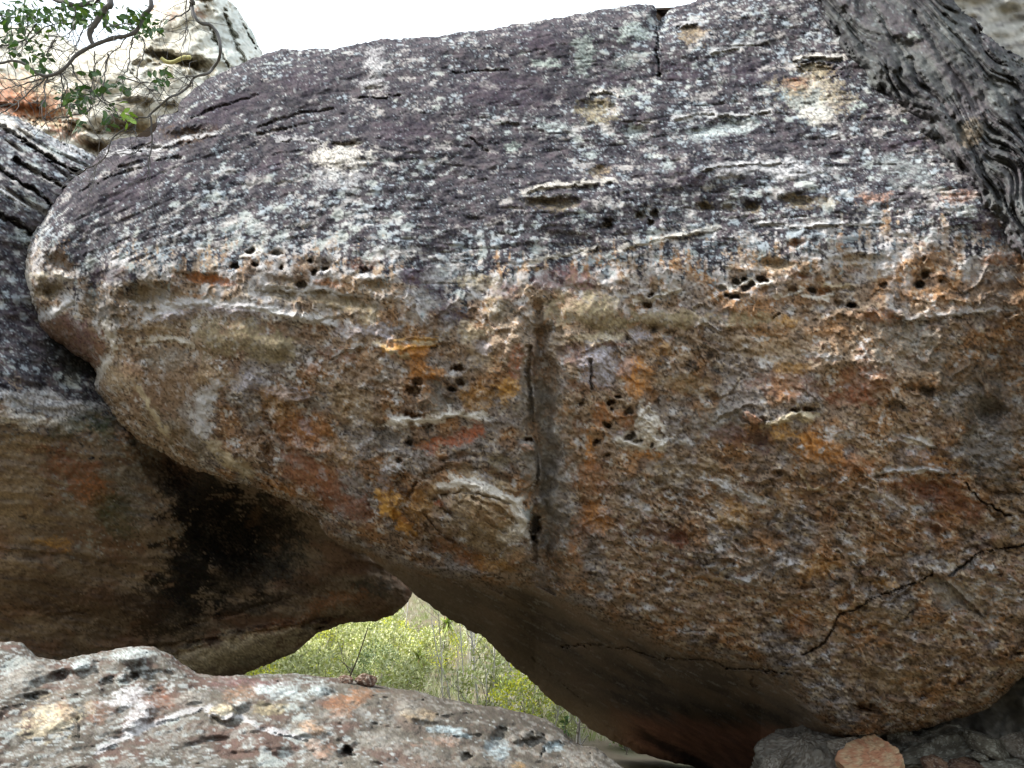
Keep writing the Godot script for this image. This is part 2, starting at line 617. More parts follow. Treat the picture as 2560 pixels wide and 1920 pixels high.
		3:
			return 0.35 * n3.get_noise_3d(p.x * 0.45, p.y * 0.45, p.z * 0.45) + 0.07 * r3.get_noise_3d(p.x * 1.4, p.y * 2.2, p.z * 1.4) + 0.035 * n3.get_noise_3d(p.x * 5.0, p.y * 5.0, p.z * 5.0) + 0.015 * n3.get_noise_3d(p.x * 14.0, p.y * 14.0, p.z * 14.0)
		4:
			# a weathered fold: deep parallel furrows running down its length
			var s := slab_across(x, y) * 0.0032
			var t := slab_down(x, y) * 0.0032
			var f := r3.get_noise_3d(t * 0.6, s * 9.0 + 1.1 * n1.get_noise_2d(t * 1.3, s * 2.0), 3.0)
			var out := 0.07 * n3.get_noise_3d(t * 0.9, s * 2.4, 1.0)
			out -= 0.13 * soft(0.15, 0.9, f) * (0.6 + 0.7 * n1.get_noise_2d(t * 0.9, s * 1.6))
			out += 0.040 * n3.get_noise_3d(t * 4.5, s * 5.0, 6.0) + 0.018 * n3.get_noise_3d(t * 8.0, s * 7.0, 9.0)
			return out + 0.014 * n3.get_noise_3d(p.x * 13.0, p.y * 13.0, p.z * 13.0) + 0.005 * n3.get_noise_3d(p.x * 34.0, p.y * 34.0, p.z * 34.0)
		5:
			return 0.25 * n3.get_noise_3d(p.x * 0.7, p.y * 1.4, p.z * 0.7) + 0.06 * r3.get_noise_3d(p.x * 2.0, p.y * 4.0, p.z * 2.0) + 0.02 * n3.get_noise_3d(p.x * 9.0, p.y * 9.0, p.z * 9.0)
		7:
			var saw := fposmod(p.y * 1.7 + 0.5 * n3.get_noise_3d(p.x * 0.5, p.y * 0.5, p.z * 0.5), 1.0)
			var post := fposmod(p.x * 0.8 + 0.8 * n3.get_noise_3d(p.x * 0.3, floorf(p.y * 1.7) * 3.0, 4.0), 1.0)
			return 0.30 * n3.get_noise_3d(p.x * 0.35, p.y * 0.8, p.z * 0.35) + 0.16 * saw - 0.2 * soft(0.92, 0.97, post) + 0.08 * n3.get_noise_3d(p.x * 3.0, p.y * 5.0, p.z * 3.0)
		_:
			return 0.22 * n3.get_noise_3d(p.x * 1.6, p.y * 1.6, p.z * 1.6) + 0.06 * r3.get_noise_3d(p.x * 3.0, p.y * 3.0, p.z * 3.0) + 0.02 * n3.get_noise_3d(p.x * 11.0, p.y * 11.0, p.z * 11.0)
	return 0.0


func slab_across(x: float, y: float) -> float:
	# distance from a curved line that runs down the fold
	return (x - 2250.0) * 0.72 - (y - 170.0) * 0.62 + 0.00030 * (y - 170.0) * (y - 170.0)


func slab_down(x: float, y: float) -> float:
	return (x - 2250.0) * 0.62 + (y - 170.0) * 0.78


# round growths of lichen: how much of this point they cover, for growths about 1/size metres apart
func growth(p: Vector3, size: float, cover: float, seed_at: float, f: float) -> float:
	var d := cd.get_noise_3d(p.x * size + seed_at, p.y * size, p.z * size) + 1.0
	var v := cv.get_noise_3d(p.x * size + seed_at, p.y * size, p.z * size)
	var r := cover * (0.55 + 0.45 * v)
	return 1.0 - soft(r - 0.06, r + 0.04, d + f * 0.2)


func crusted(p: Vector3, cover: float, streak: float, f: float, m: float, large := 1.0) -> Color:
	# the dark crust with pale growths on it
	var c := Color(0.046, 0.043, 0.050).lerp(Color(0.098, 0.088, 0.094), soft(-0.35, 0.5, m + 0.5 * f))
	c = c.lerp(Color(0.098, 0.076, 0.086), 0.6 * soft(0.15, 0.5, m - 0.4 * f))
	c = c.lerp(Color(0.018, 0.016, 0.022), 0.8 * soft(0.05, 0.45, -f - 0.3 * m))
	var pale := Color(0.295, 0.33, 0.36).lerp(Color(0.41, 0.41, 0.395), soft(-0.3, 0.5, m))
	var w := growth(p, 58.0, 0.10 + 0.62 * cover, 14.0, f)
	c = c.lerp(pale * 0.55, 0.75 * w)
	w = growth(p, 27.0 / large, -0.14 + 0.84 * cover, 4.0, f)
	c = c.lerp(pale * 0.9, 0.85 * w)
	w = growth(p, 12.5 / large, -0.14 + 0.90 * cover, 1.0, f)
	c = c.lerp(pale, 0.9 * w)
	w = growth(p, 5.5 / large, -0.28 + 0.94 * cover, 9.0, f)
	c = c.lerp(pale.lerp(Color(0.40, 0.42, 0.37), 0.5) * (1.0 + 0.4 * f), 0.85 * w)
	c = c.lerp(Color(0.44, 0.41, 0.39), streak)
	return c


func tint(R: Rock, x: float, y: float, p: Vector3) -> Color:
	var big := n3.get_noise_3d(p.x * 1.0, p.y * 1.0, p.z * 1.0)
	var m := n3.get_noise_3d(p.x * 6.0, p.y * 6.0, p.z * 6.0 + 3.0)
	var f := n3.get_noise_3d(p.x * 26.0, p.y * 26.0 + 8.0, p.z * 26.0)
	var speck := n1.get_noise_3d(p.x * 85.0, p.y * 85.0, p.z * 85.0)
	var c := Color(0.2, 0.2, 0.2)
	match R.kind:
		0:
			var yb := along(CRUST_X, CRUST_Y, x)
			var drip := n1.get_noise_2d(x * 0.035, y * 0.004) * 0.5 + n1.get_noise_2d(x * 0.09, y * 0.01) * 0.3
			var zb := (y - yb) / 105.0 + big * 0.5 + m * 0.6 + f * 0.75 + drip * 1.1
			var up := 1.0 - soft(-0.2, 0.2, zb)
			var low := Color()
			if up < 1.0:
				var a := n3.get_noise_3d(p.x * 0.8 + 7.0, p.y * 0.8, p.z * 0.8)
				var b := n3.get_noise_3d(p.x * 2.3, p.y * 2.3 + 20.0, p.z * 2.3)
				var ru := soft(1350.0, 1700.0, x) * soft(1000.0, 1200.0, y)
				var s := (-x * 0.34 + y) * 0.0033
				var t := (x + y * 0.34) * 0.0033
				var fa := lerpf(f, n3.get_noise_3d(t * 8.0, s * 17.0, p.z * 2.0), 0.35 + 0.45 * ru)
				var fb := lerpf(n3.get_noise_3d(p.x * 15.0, p.y * 15.0, p.z * 15.0 + 5.0), n3.get_noise_3d(t * 5.0 + 9.0, s * 11.0, p.z * 2.0), 0.35 + 0.45 * ru)
				low = Color(0.300, 0.222, 0.158).lerp(Color(0.205, 0.138, 0.098), soft(-0.3, 0.4, a + 0.6 * b))
				low = low.lerp(Color(0.37, 0.195, 0.085), 0.62 * soft(-0.05, 0.45, b + 0.5 * m) * soft(800.0, 1250.0, x * 0.6 + y * 0.7))
				low = low.lerp(Color(0.215, 0.105, 0.072), 0.55 * soft(0.1, 0.4, -b + 0.5 * m) * soft(900.0, 1400.0, x * 0.6 + y * 0.7))
				low = low.lerp(Color(0.255, 0.24, 0.23), 0.7 * soft(0.12, 0.45, a - b + 0.5 * m))
				low = low.lerp(Color(0.50, 0.405, 0.30), 0.8 * soft(0.12, 0.42, fa + 0.35 * m))
				low = low.lerp(Color(0.085, 0.060, 0.046), 0.75 * soft(0.16, 0.42, -fb - 0.3 * m))
				low = low.lerp(Color(0.47, 0.455, 0.45), 0.8 * soft(0.22, 0.42, m * 0.7 + fb * 0.5 + 0.25 * f - 0.1 * a + 0.10 * (1.0 - soft(700.0, 1150.0, x)) * soft(720.0, 800.0, y)))
				low = low.lerp(Color(0.035, 0.030, 0.027), 0.8 * soft(0.20, 0.40, -f - 0.3 * speck))
				var th := r3.get_noise_3d(p.x * 7.0, p.y * 7.0, p.z * 7.0)
				low = low.lerp(Color(0.06, 0.044, 0.035), 0.6 * soft(0.6, 0.92, th))
				# pale mineral skin where the crust gives out
				low = low.lerp(Color(0.45, 0.44, 0.445), 0.85 * soft(-0.1, 0.35, n3.get_noise_3d(p.x * 3.0, p.y * 5.0, p.z * 3.0 + 70.0) + 0.35 * f) * (1.0 - soft(0.3, 1.6, zb)))
				low = stain_and_shade(R, x, y, p, low)
				var dn := soft(0.0, 55.0, y - along(RIM_X, RIM_Y, x) + 24.0 * m + 10.0 * f) * soft(760.0, 860.0, x)
				if dn > 0.0:
					s = (-x * 0.55 + y) * 0.0033
					t = (x + y * 0.55) * 0.0033
					var k := n3.get_noise_3d(t * 1.2, s * 6.0, 2.0)
					var q := n3.get_noise_3d(t * 4.0, s * 24.0, 5.0)
					var d := Color(0.195, 0.152, 0.115).lerp(Color(0.245, 0.180, 0.130), soft(-0.2, 0.5, k + 0.3 * q))
					d = d.lerp(Color(0.11, 0.09, 0.075), 0.7 * soft(0.12, 0.30, -k + 0.6 * q + 0.35 * f + 0.3 * big))
					d = d.lerp(Color(0.36, 0.33, 0.29), 0.6 * soft(0.3, 0.55, q + 0.3 * m + 0.3 * f))
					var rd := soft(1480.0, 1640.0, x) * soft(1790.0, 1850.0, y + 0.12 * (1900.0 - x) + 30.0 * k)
					d = d.lerp(Color(0.52, 0.26, 0.165).lerp(Color(0.37, 0.18, 0.12), soft(-0.3, 0.4, q)), 0.9 * rd)  # red rock lightened in colour in place of light bounced off the ground
					var edge := 1.0 - soft(20.0, 110.0, R.look(R.inside, x, y) + 40.0 * k)
					d = d.lerp(Color(0.25, 0.19, 0.135), 0.6 * edge * (1.0 - rd))
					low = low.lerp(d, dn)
					low = streaks(x, y, m, f, low)
			if up > 0.0:
				var s := bed(x, y) * 0.0035
				var t := x * 0.0035
				var cover := 0.42 + 0.30 * n3.get_noise_3d(p.x * 1.0, p.y * 1.2, p.z * 1.0 + 15.0) + 0.14 * drip + 0.16 * soft(1150.0, 1700.0, x) + 0.20 * soft(-230.0, -30.0, y - yb) - 0.16 * (1.0 - soft(350.0, 800.0, x)) * (1.0 - soft(300.0, 560.0, y))
				cover += 0.22 * soft(330.0, 480.0, y) * (1.0 - soft(1000.0, 1300.0, x)) * soft(250.0, 450.0, x)
				cover += 0.34 * n3.get_noise_3d(t * 2.4, s * 3.4, 33.0) + 0.42 * n3.get_noise_3d(p.x * 4.5, p.y * 5.5, p.z * 4.5 + 51.0)
				var st := soft(0.32, 0.55, n3.get_noise_3d(t * 3.0, s * 7.0, 21.0) + 0.4 * f + 0.3 * (cover - 0.5)) * 0.6
				c = crusted(p, clampf(cover, 0.03, 0.95), st, f, m)
				c = stain_and_shade(R, x, y, p, c)
				c = c.lerp(Color(0.03, 0.027, 0.032), 0.6 * soft(0.55, 0.9, r3.get_noise_3d(t * 2.2, s * 15.0, 3.0)))
				var dots := soft(0.33, 0.5, n3.get_noise_3d(p.x * 20.0, p.y * 20.0, p.z * 20.0 + 6.0) + 0.35 * speck)
				c = c.lerp(Color(0.035, 0.028, 0.034), 0.75 * dots)
			c = low.lerp(c, up)
			return c * (1.0 + 0.14 * speck)
		1:
			var top := 1.0 - soft(430.0, 640.0, y + x * 0.35)
			var grown := 1.0 - soft(0.0, 0.5, (y - 985.0 - 0.10 * x) / 170.0 + 0.7 * m + 0.6 * f + 0.5 * big)
			var cover := lerpf(0.60, 0.74, top) + 0.35 * n3.get_noise_3d(p.x * 1.2, p.y * 1.2, p.z * 1.2 + 40.0) - 0.35 * soft(150.0, 330.0, x) * soft(520.0, 700.0, y)
			var s := (y - 0.62 * x) * 0.004
			var st := top * 0.8 * soft(0.1, 0.45, n3.get_noise_3d((x + 0.62 * y) * 0.005, s * 7.0, 3.0) + 0.25 * f)
			c = crusted(p, clampf(cover, 0.03, 0.9), st, f, m, 1.7)
			var low := Color(0.215, 0.160, 0.115).lerp(Color(0.29, 0.222, 0.158), soft(-0.3, 0.4, big + 0.5 * m))
			var k := n3.get_noise_3d(x * 0.005, (y - 0.1 * x) * 0.022, 14.0)
			low = low.lerp(Color(0.29, 0.235, 0.175), 0.6 * soft(0.1, 0.5, k + 0.4 * f))
			low = low.lerp(Color(0.15, 0.108, 0.078), 0.7 * soft(0.05, 0.35, -k - 0.5 * f))
			low = low.lerp(Color(0.20, 0.105, 0.065), 0.5 * soft(0.05, 0.35, n3.get_noise_3d(p.x * 1.4, p.y * 1.8, p.z * 1.4 + 90.0) + 0.3 * f))
			var spot := soft(60.0, 200.0, x) * (1.0 - soft(420.0, 620.0, x)) * (1.0 - soft(1330.0, 1480.0, y))
			low = low.lerp(Color(0.34, 0.33, 0.30), 0.8 * maxf(growth(p, 13.0, -0.2 + 0.62 * spot + 0.5 * big, 3.0, f), growth(p, 26.0, -0.15 + 0.55 * spot + 0.5 * big, 7.0, f)))
			low = low.lerp(Color(0.05, 0.043, 0.036), 0.6 * soft(0.3, 0.5, -f + 0.3 * m))
			c = low.lerp(c, grown)
			return stain_and_shade(R, x, y, p, c) * (1.0 + 0.22 * speck)
		2:
			c = Color(0.112, 0.10, 0.083).lerp(Color(0.07, 0.061, 0.051), soft(-0.3, 0.4, big + 0.6 * m))
			var left := 1.0 - soft(760.0, 1150.0, x + (y - 1750.0) * -0.8)
			c = c.lerp(Color(0.112, 0.072, 0.060), left * 0.7 * soft(-0.15, 0.35, n3.get_noise_3d(p.x * 2.2, p.y * 2.2, p.z * 2.2 + 60.0) + 0.4 * m))
			c = c.lerp(Color(0.19, 0.18, 0.163), 0.65 * soft(0.05, 0.4, -m + 0.7 * f))
			var w := growth(p, 5.5, -0.10 + 0.52 * left + 0.4 * big, 2.0, f)
			c = c.lerp(Color(0.26, 0.278, 0.262), 0.85 * w)
			w = growth(p, 22.0, 0.12 + 0.40 * left + 0.3 * big, 5.0, f)
			c = c.lerp(Color(0.26, 0.27, 0.26), 0.8 * w)
			c = c.lerp(Color(0.10, 0.075, 0.06), 0.75 * soft(0.25, 0.52, -f - 0.4 * m))
			c = c.lerp(Color(0.06, 0.05, 0.042), 0.45 * soft(0.35, 0.6, n3.get_noise_3d(p.x * 40.0, p.y * 40.0, p.z * 40.0)))
			return stain_and_shade(R, x, y, p, c) * (1.0 + 0.22 * speck)
		3:
			c = Color(0.64, 0.61, 0.53).lerp(Color(0.50, 0.47, 0.39), soft(-0.2, 0.5, m + 0.4 * big))
			c = c.lerp(Color(0.60, 0.62, 0.58), 0.7 * soft(430.0, 540.0, x + 40.0 * m))
			c = c.lerp(Color(0.30, 0.25, 0.17), 0.55 * soft(0.22, 0.5, f + 0.4 * m))
			c = c.lerp(Color(0.16, 0.12, 0.08), 0.6 * soft(0.25, 0.5, n3.get_noise_3d(p.x * 5.0, p.y * 2.2, p.z * 5.0) + 0.4 * f))
			return stain_and_shade(R, x, y, p, c) * (1.0 + 0.15 * speck)
		4:
			var s := slab_across(x, y) * 0.0032
			var t := slab_down(x, y) * 0.0032
			c = Color(0.048, 0.047, 0.05).lerp(Color(0.105, 0.108, 0.105), soft(-0.2, 0.5, n3.get_noise_3d(t * 2.0, s * 4.0, 2.0) + 0.4 * m))
			c = c.lerp(Color(0.09, 0.08, 0.085), 0.8 * soft(0.0, 0.45, n3.get_noise_3d(t * 1.2, s * 6.0, 8.0) + 0.4 * f))
			c = c.lerp(Color(0.11, 0.11, 0.105), 0.6 * soft(0.1, 0.5, f - 0.3 * m))
			c = c.lerp(Color(0.17, 0.187, 0.19), 0.7 * growth(p, 20.0, 0.30 + 0.3 * big, 6.0, f))
			c = c.lerp(Color(0.04, 0.038, 0.04), 0.6 * soft(0.25, 0.5, -f - 0.3 * m))
			return stain_and_shade(R, x, y, p, c) * (1.0 + 0.2 * speck)
		5:
			c = Color(0.36, 0.35, 0.32).lerp(Color(0.52, 0.50, 0.46), soft(-0.2, 0.4, m + 0.4 * f))
			c = c.lerp(Color(0.13, 0.12, 0.12), 0.7 * soft(0.1, 0.45, n3.get_noise_3d(p.x * 2.0, p.y * 5.0, p.z * 2.0) + 0.3 * f))
			return c * (1.0 + 0.2 * speck)
		7:
			c = Color(0.56, 0.53, 0.49).lerp(Color(0.42, 0.37, 0.32), soft(-0.2, 0.4, m + big))
			c = c.lerp(Color(0.20, 0.17, 0.15), 0.7 * soft(0.1, 0.4, n3.get_noise_3d(p.x * 1.5, p.y * 6.0, p.z) + 0.3 * m))
			return c
		_:
			c = Color(0.26, 0.24, 0.205).lerp(Color(0.36, 0.335, 0.29), soft(-0.2, 0.4, m + 0.4 * f))
			c = c.lerp(Color(0.28, 0.33, 0.32), 0.6 * growth(p, 9.0, 0.15 + 0.4 * big, 6.0, f))
			return c * (1.0 + 0.2 * speck)
	return c


# black water stains on the red underside
func streaks(x: float, y: float, m: float, f: float, c: Color) -> Color:
	var s := y - (1822.0 + (x - 1580.0) * 0.53)
	var w := (1.0 - soft(4.0, 26.0, absf(s) + 8.0 * m + 5.0 * f)) * soft(1560.0, 1620.0, x)
	return c.lerp(Color(0.05, 0.042, 0.038), 0.85 * w)


# ---------------------------------------------------------------- the rocks of the place
# spots: [x, y, half width, half height, turn, relief, profile (0 dome, 1 hole, 2 plate, 3 scoop, 5 smoothness), stain, strength]
# strokes: [0 groove or ridge / 1 lip over a recess, half width, relief, stain, strength, x, y, x, y, ...]

func leaning_boulder() -> Rock:
	var R := Rock.new()
	R.kind = 0
	R.x0 = 30; R.x1 = 2900; R.y0 = -140; R.y1 = 2080
	R.step = 3.0
	R.outline = PackedVector2Array([Vector2(60, 690), Vector2(68, 640), Vector2(80, 590), Vector2(105, 545), Vector2(140, 498), Vector2(185, 448), Vector2(232, 405), Vector2(262, 372), Vector2(290, 348), Vector2(340, 342), Vector2(372, 345), Vector2(392, 322), Vector2(388, 300), Vector2(412, 288), Vector2(440, 280), Vector2(452, 252), Vector2(520, 198), Vector2(590, 162), Vector2(660, 138), Vector2(690, 130), Vector2(706, 122), Vector2(770, 124), Vector2(830, 125), Vector2(862, 113), Vector2(900, 106), Vector2(944, 101), Vector2(952, 97), Vector2(1040, 96), Vector2(1062, 92), Vector2(1140, 85), Vector2(1160, 80), Vector2(1290, 64), Vector2(1400, 42), Vector2(1440, 36), Vector2(1500, 22), Vector2(1580, 13), Vector2(1632, 13), Vector2(1644, 22), Vector2(1641, 38), Vector2(1646, 60), Vector2(1654, 44), Vector2(1672, 26), Vector2(1696, 16), Vector2(1702, 10), Vector2(1736, 6), Vector2(1760, -10), Vector2(1860, -60), Vector2(2100, -110), Vector2(2310, -120), Vector2(2390, 60), Vector2(2540, 240), Vector2(2740, 460), Vector2(2880, 700),
		Vector2(2880, 1600), Vector2(2700, 1640), Vector2(2560, 1690), Vector2(2490, 1752), Vector2(2465, 1778), Vector2(2380, 1800), Vector2(2290, 1826), Vector2(2200, 1842), Vector2(2100, 1848), Vector2(2040, 1880), Vector2(1990, 2000), Vector2(1900, 2020), Vector2(1830, 1975), Vector2(1760, 1926), Vector2(1650, 1896), Vector2(1590, 1882), Vector2(1540, 1858), Vector2(1490, 1828), Vector2(1400, 1768), Vector2(1330, 1706), Vector2(1270, 1650), Vector2(1200, 1588), Vector2(1120, 1546), Vector2(1030, 1477), Vector2(960, 1420), Vector2(900, 1384), Vector2(830, 1350), Vector2(808, 1336), Vector2(796, 1300), Vector2(730, 1258), Vector2(660, 1228), Vector2(560, 1200), Vector2(480, 1170), Vector2(400, 1130), Vector2(345, 1098), Vector2(300, 1056), Vector2(262, 1010), Vector2(234, 975), Vector2(240, 940), Vector2(226, 908), Vector2(190, 888), Vector2(120, 852), Vector2(92, 820), Vector2(84, 780), Vector2(70, 740)])
	R.cols = PackedFloat32Array([-100, 300, 700, 1100, 1500, 1900, 2300, 2700, 3100])
	R.rows = PackedFloat32Array([-200, 100, 400, 650, 900, 1150, 1400, 1700, 2000])
	R.vals = PackedFloat32Array([
		10.2, 9.9, 9.6, 9.2, 8.9, 8.6, 8.2, 7.8, 7.6,
		9.3, 9.0, 8.6, 8.1, 7.8, 7.5, 7.1, 6.7, 6.5,
		7.9, 7.6, 7.2, 6.85, 6.65, 6.5, 6.2, 5.9, 5.8,
		7.2, 6.8, 6.45, 6.2, 6.05, 5.95, 5.8, 5.6, 5.5,
		7.4, 6.9, 6.45, 6.15, 6.0, 5.9, 5.75, 5.6, 5.5,
		7.6, 7.2, 6.7, 6.3, 6.1, 5.95, 5.8, 5.65, 5.6,
		8.0, 7.6, 7.1, 6.65, 6.35, 6.1, 5.95, 5.8, 5.7,
		8.4, 8.0, 7.6, 7.2, 6.8, 6.5, 6.3, 6.1, 6.0,
		9.0, 8.6, 8.2, 7.8, 7.4, 7.0, 6.8, 6.6, 6.5])
	R.edge_wide = 85.0
	R.edge_deep = 0.62
	R.edge_rough = 5.5
	R.thick = 2.6
	R.spots = [
		# the crusted upper face
		[470, 338, 85, 26, -8, -0.16, 0, "dkbrown", 0.85], [370, 372, 40, 8, -5, -0.2, 1, "", 0], [940, 165, 34, 56, 0, 0.10, 0, "chalk", 0.55], [930, 210, 45, 14, 0, 0.06, 0, "chalk", 0.5],
		[865, 362, 48, 8, 0, -0.12, 1, "dkbrown", 0.8], [860, 395, 78, 42, 0, 0.07, 0, "white", 0.85], [840, 445, 90, 30, 0, 0, 0, "chalk", 0.45], [1278, 367, 22, 18, 0, 0, 0, "mint", 0.7],
		[1372, 160, 50, 11, 0, 0, 0, "mint", 0.65], [1460, 130, 32, 60, 5, 0, 0, "mint", 0.55], [1580, 78, 42, 34, 0, 0.03, 0, "mint", 0.6], [1732, 88, 42, 30, 8, -0.05, 3, "tan", 0.6], [1560, 160, 60, 24, -20, 0, 0, "mint", 0.35],
		[1490, 275, 54, 34, 0, -0.11, 3, "olive", 0.75], [1566, 234, 22, 20, 0, 0, 0, "mint", 0.7], [1376, 314, 48, 16, 8, 0.03, 2, "lichen", 0.75], [1590, 332, 40, 24, 0, -0.08, 3, "lichen", 0.65], [1805, 322, 112, 24, -8, -0.09, 3, "lichen", 0.7],
		[1385, 510, 80, 22, 0, -0.12, 3, "drab", 0.7], [1960, 240, 22, 20, 0, 0, 0, "bluegrey", 0.7], [1502, 432, 34, 20, 0, -0.07, 3, "tan", 0.6], [1890, 420, 130, 22, -5, 0.03, 0, "chalk", 0.55],
		[2050, 176, 56, 20, 5, -0.14, 1, "drab", 0.9], [2030, 240, 105, 70, 8, -0.06, 0, "cream", 0.45], [2020, 265, 66, 42, 10, 0, 0, "bluegrey", 0.5], [2040, 288, 66, 22, 15, 0.02, 0, "white", 0.65], [1990, 205, 40, 18, 0, 0, 0, "red", 0.25], [2150, 264, 27, 13, -12, 0, 0, "mint", 0.85], [2262, 302, 12, 8, 0, 0, 0, "mint", 0.9], [2316, 308, 12, 8, 0, 0, 0, "mint", 0.9],
		[1990, 430, 120, 28, 0, 0.03, 0, "chalk", 0.6], [2180, 500, 46, 26, 0, 0, 0, "pink", 0.5], [2400, 490, 60, 20, 0, 0, 0, "pink", 0.45], [2280, 430, 90, 40, 10, 0, 0, "lichen", 0.35], [2250, 360, 60, 20, -5, 0, 0, "purple", 0.6], [2480, 560, 60, 50, 30, 0, 0, "purple", 0.8],
		[660, 420, 90, 22, -18, 0, 0, "purple", 0.6], [560, 270, 120, 40, -28, 0, 0, "purple", 0.5], [1000, 330, 90, 30, 0, 0, 0, "purple", 0.5], [1250, 230, 120, 60, 0, 0, 0, "purple", 0.5], [1530, 190, 40, 40, 0, 0, 0, "purple", 0.6], [1700, 180, 60, 30, -10, 0, 0, "purple", 0.5],
		[1350, 100, 60, 30, 0, 0, 0, "purple", 0.6], [1860, 180, 60, 30, 0, 0, 0, "purple", 0.5], [1700, 440, 90, 30, 0, 0, 0, "purple", 0.55], [760, 200, 90, 30, 0, 0, 0, "purple", 0.5], [330, 470, 120, 40, -35, 0, 0, "purple", 0.5],
		# holes and hollows along the foot of the crust
		[628, 628, 13, 8, 0, -0.18, 1, "", 0], [588, 666, 12, 7, 0, -0.20, 1, "", 0], [636, 664, 8, 6, 0, -0.16, 1, "", 0], [688, 634, 14, 6, 0, -0.14, 1, "", 0], [702, 667, 9, 6, 0, -0.16, 1, "", 0], [773, 649, 9, 5, 0, -0.14, 1, "", 0], [785, 678, 10, 6, 0, -0.2, 1, "", 0], [817, 672, 12, 6, 0, -0.22, 1, "", 0], [753, 710, 10, 8, 0, -0.16, 1, "", 0], [915, 676, 14, 9, 0, -0.12, 1, "", 0], [905, 660, 50, 18, 0, -0.03, 0, "redbrown", 0.4],
		[790, 660, 55, 20, 5, -0.05, 0, "dkbrown", 0.6], [824, 710, 52, 16, 5, -0.05, 0, "rust", 0.65], [945, 718, 48, 20, 3, -0.07, 0, "drab", 0.7], [700, 700, 50, 16, 8, -0.05, 0, "brown", 0.6], [700, 735, 70, 20, 10, -0.06, 3, "drab", 0.7],
		[1520, 561, 13, 9, -20, -0.16, 1, "drab", 0.5], [1602, 538, 11, 8, 0, -0.12, 1, "drab", 0.5], [1637, 538, 12, 8, 0, -0.15, 1, "drab", 0.5], [1626, 558, 11, 9, 0, -0.13, 1, "drab", 0.5], [1762, 517, 26, 14, 0, -0.09, 0, "drab", 0.8], [1878, 517, 26, 18, 0, -0.10, 0, "drab", 0.8], [1820, 522, 26, 10, 0, -0.05, 0, "drab", 0.6], [1990, 505, 50, 20, 5, -0.08, 3, "drab", 0.8], [2060, 500, 40, 20, 0, -0.05, 0, "drab", 0.6],
		[1840, 705, 13, 9, -15, -0.24, 1, "", 0], [1861, 698, 8, 5, 0, -0.2, 1, "", 0], [1876, 712, 8, 6, 0, -0.2, 1, "", 0], [1861, 720, 10, 6, 15, -0.22, 1, "", 0], [1906, 698, 15, 9, -12, -0.24, 1, "", 0], [1834, 740, 14, 4, 5, -0.2, 1, "", 0], [1815, 736, 6, 4, 0, -0.16, 1, "", 0], [1630, 736, 7, 5, 0, -0.16, 1, "", 0], [1622, 744, 5, 3, 0, -0.12, 1, "", 0], [1618, 764, 13, 9, 10, -0.18, 1, "", 0], [1806, 722, 12, 7, 0, -0.1, 1, "", 0],
		[1940, 660, 55, 16, 5, -0.07, 0, "tan", 0.6], [2005, 690, 24, 10, 0, -0.06, 0, "redbrown", 0.6], [1990, 608, 26, 10, 0, -0.07, 0, "rust", 0.6], [1920, 725, 22, 12, 0, -0.05, 1, "brown", 0.6], [1980, 728, 15, 8, -10, -0.07, 1, "brown", 0.5], [2026, 727, 9, 10, 10, -0.18, 1, "", 0], [2060, 728, 21, 10, 0, -0.09, 1, "rust", 0.6], [2097, 758, 18, 13, 0, -0.09, 1, "brown", 0.6], [2131, 762, 11, 7, 0, -0.2, 1, "", 0], [2313, 684, 13, 12, 0, -0.18, 1, "drab", 0.4], [2298, 712, 13, 9, 0, -0.2, 1, "", 0], [2210, 712, 9, 7, 0, -0.1, 1, "", 0], [2352, 705, 7, 4, 0, -0.12, 1, "", 0], [2130, 722, 10, 6, 0, -0.07, 1, "", 0], [2145, 650, 70, 16, 0, -0.05, 3, "tan", 0.5],
		# the left end
		[150, 662, 52, 28, 25, -0.13, 3, "brown", 0.85], [126, 728, 50, 24, 0, -0.16, 0, "drab", 0.85], [95, 690, 26, 10, 0, 0.04, 0, "cream", 0.6], [160, 690, 30, 10, 20, 0.04, 0, "white", 0.6], [180, 845, 92, 50, 38, 0, 5, "plum", 0.75], [150, 835, 60, 34, 30, 0, 0, "brown", 0.6], [180, 845, 95, 55, 38, 0.25, 5, "", 0], [235, 705, 45, 66, -10, -0.05, 0, "black", 0.65], [280, 690, 60, 26, 0, 0, 0, "purple", 0.7],
		[265, 770, 50, 34, 35, 0, 0, "dkgrey", 0.6], [370, 738, 84, 34, -3, -0.12, 3, "drab", 0.8], [365, 735, 80, 30, 0, 0.4, 5, "", 0], [510, 698, 90, 16, 8, -0.06, 3, "rust", 0.8], [500, 742, 40, 12, 10, 0, 0, "orange", 0.32], [555, 708, 60, 8, 10, 0, 0, "red", 0.29], [430, 790, 70, 16, -12, 0.03, 0, "violet", 0.6], [300, 950, 66, 62, 20, 0.3, 5, "", 0], [300, 945, 62, 56, 20, 0.05, 0, "tan", 0.6], [330, 920, 40, 30, 20, 0, 0, "pink", 0.25], [245, 880, 20, 60, 20, 0, 0, "redbrown", 0.5],
		[430, 960, 90, 90, 0, 0, 0, "brown", 0.6], [430, 1010, 110, 90, 25, 0.35, 5, "", 0], [450, 1080, 110, 42, 30, 0, 0, "drab", 0.6], [420, 900, 70, 40, 0, 0, 0, "grey", 0.5], [400, 820, 60, 20, 0, 0, 0, "tan", 0.5],
		# pale bands and olive swells on the left
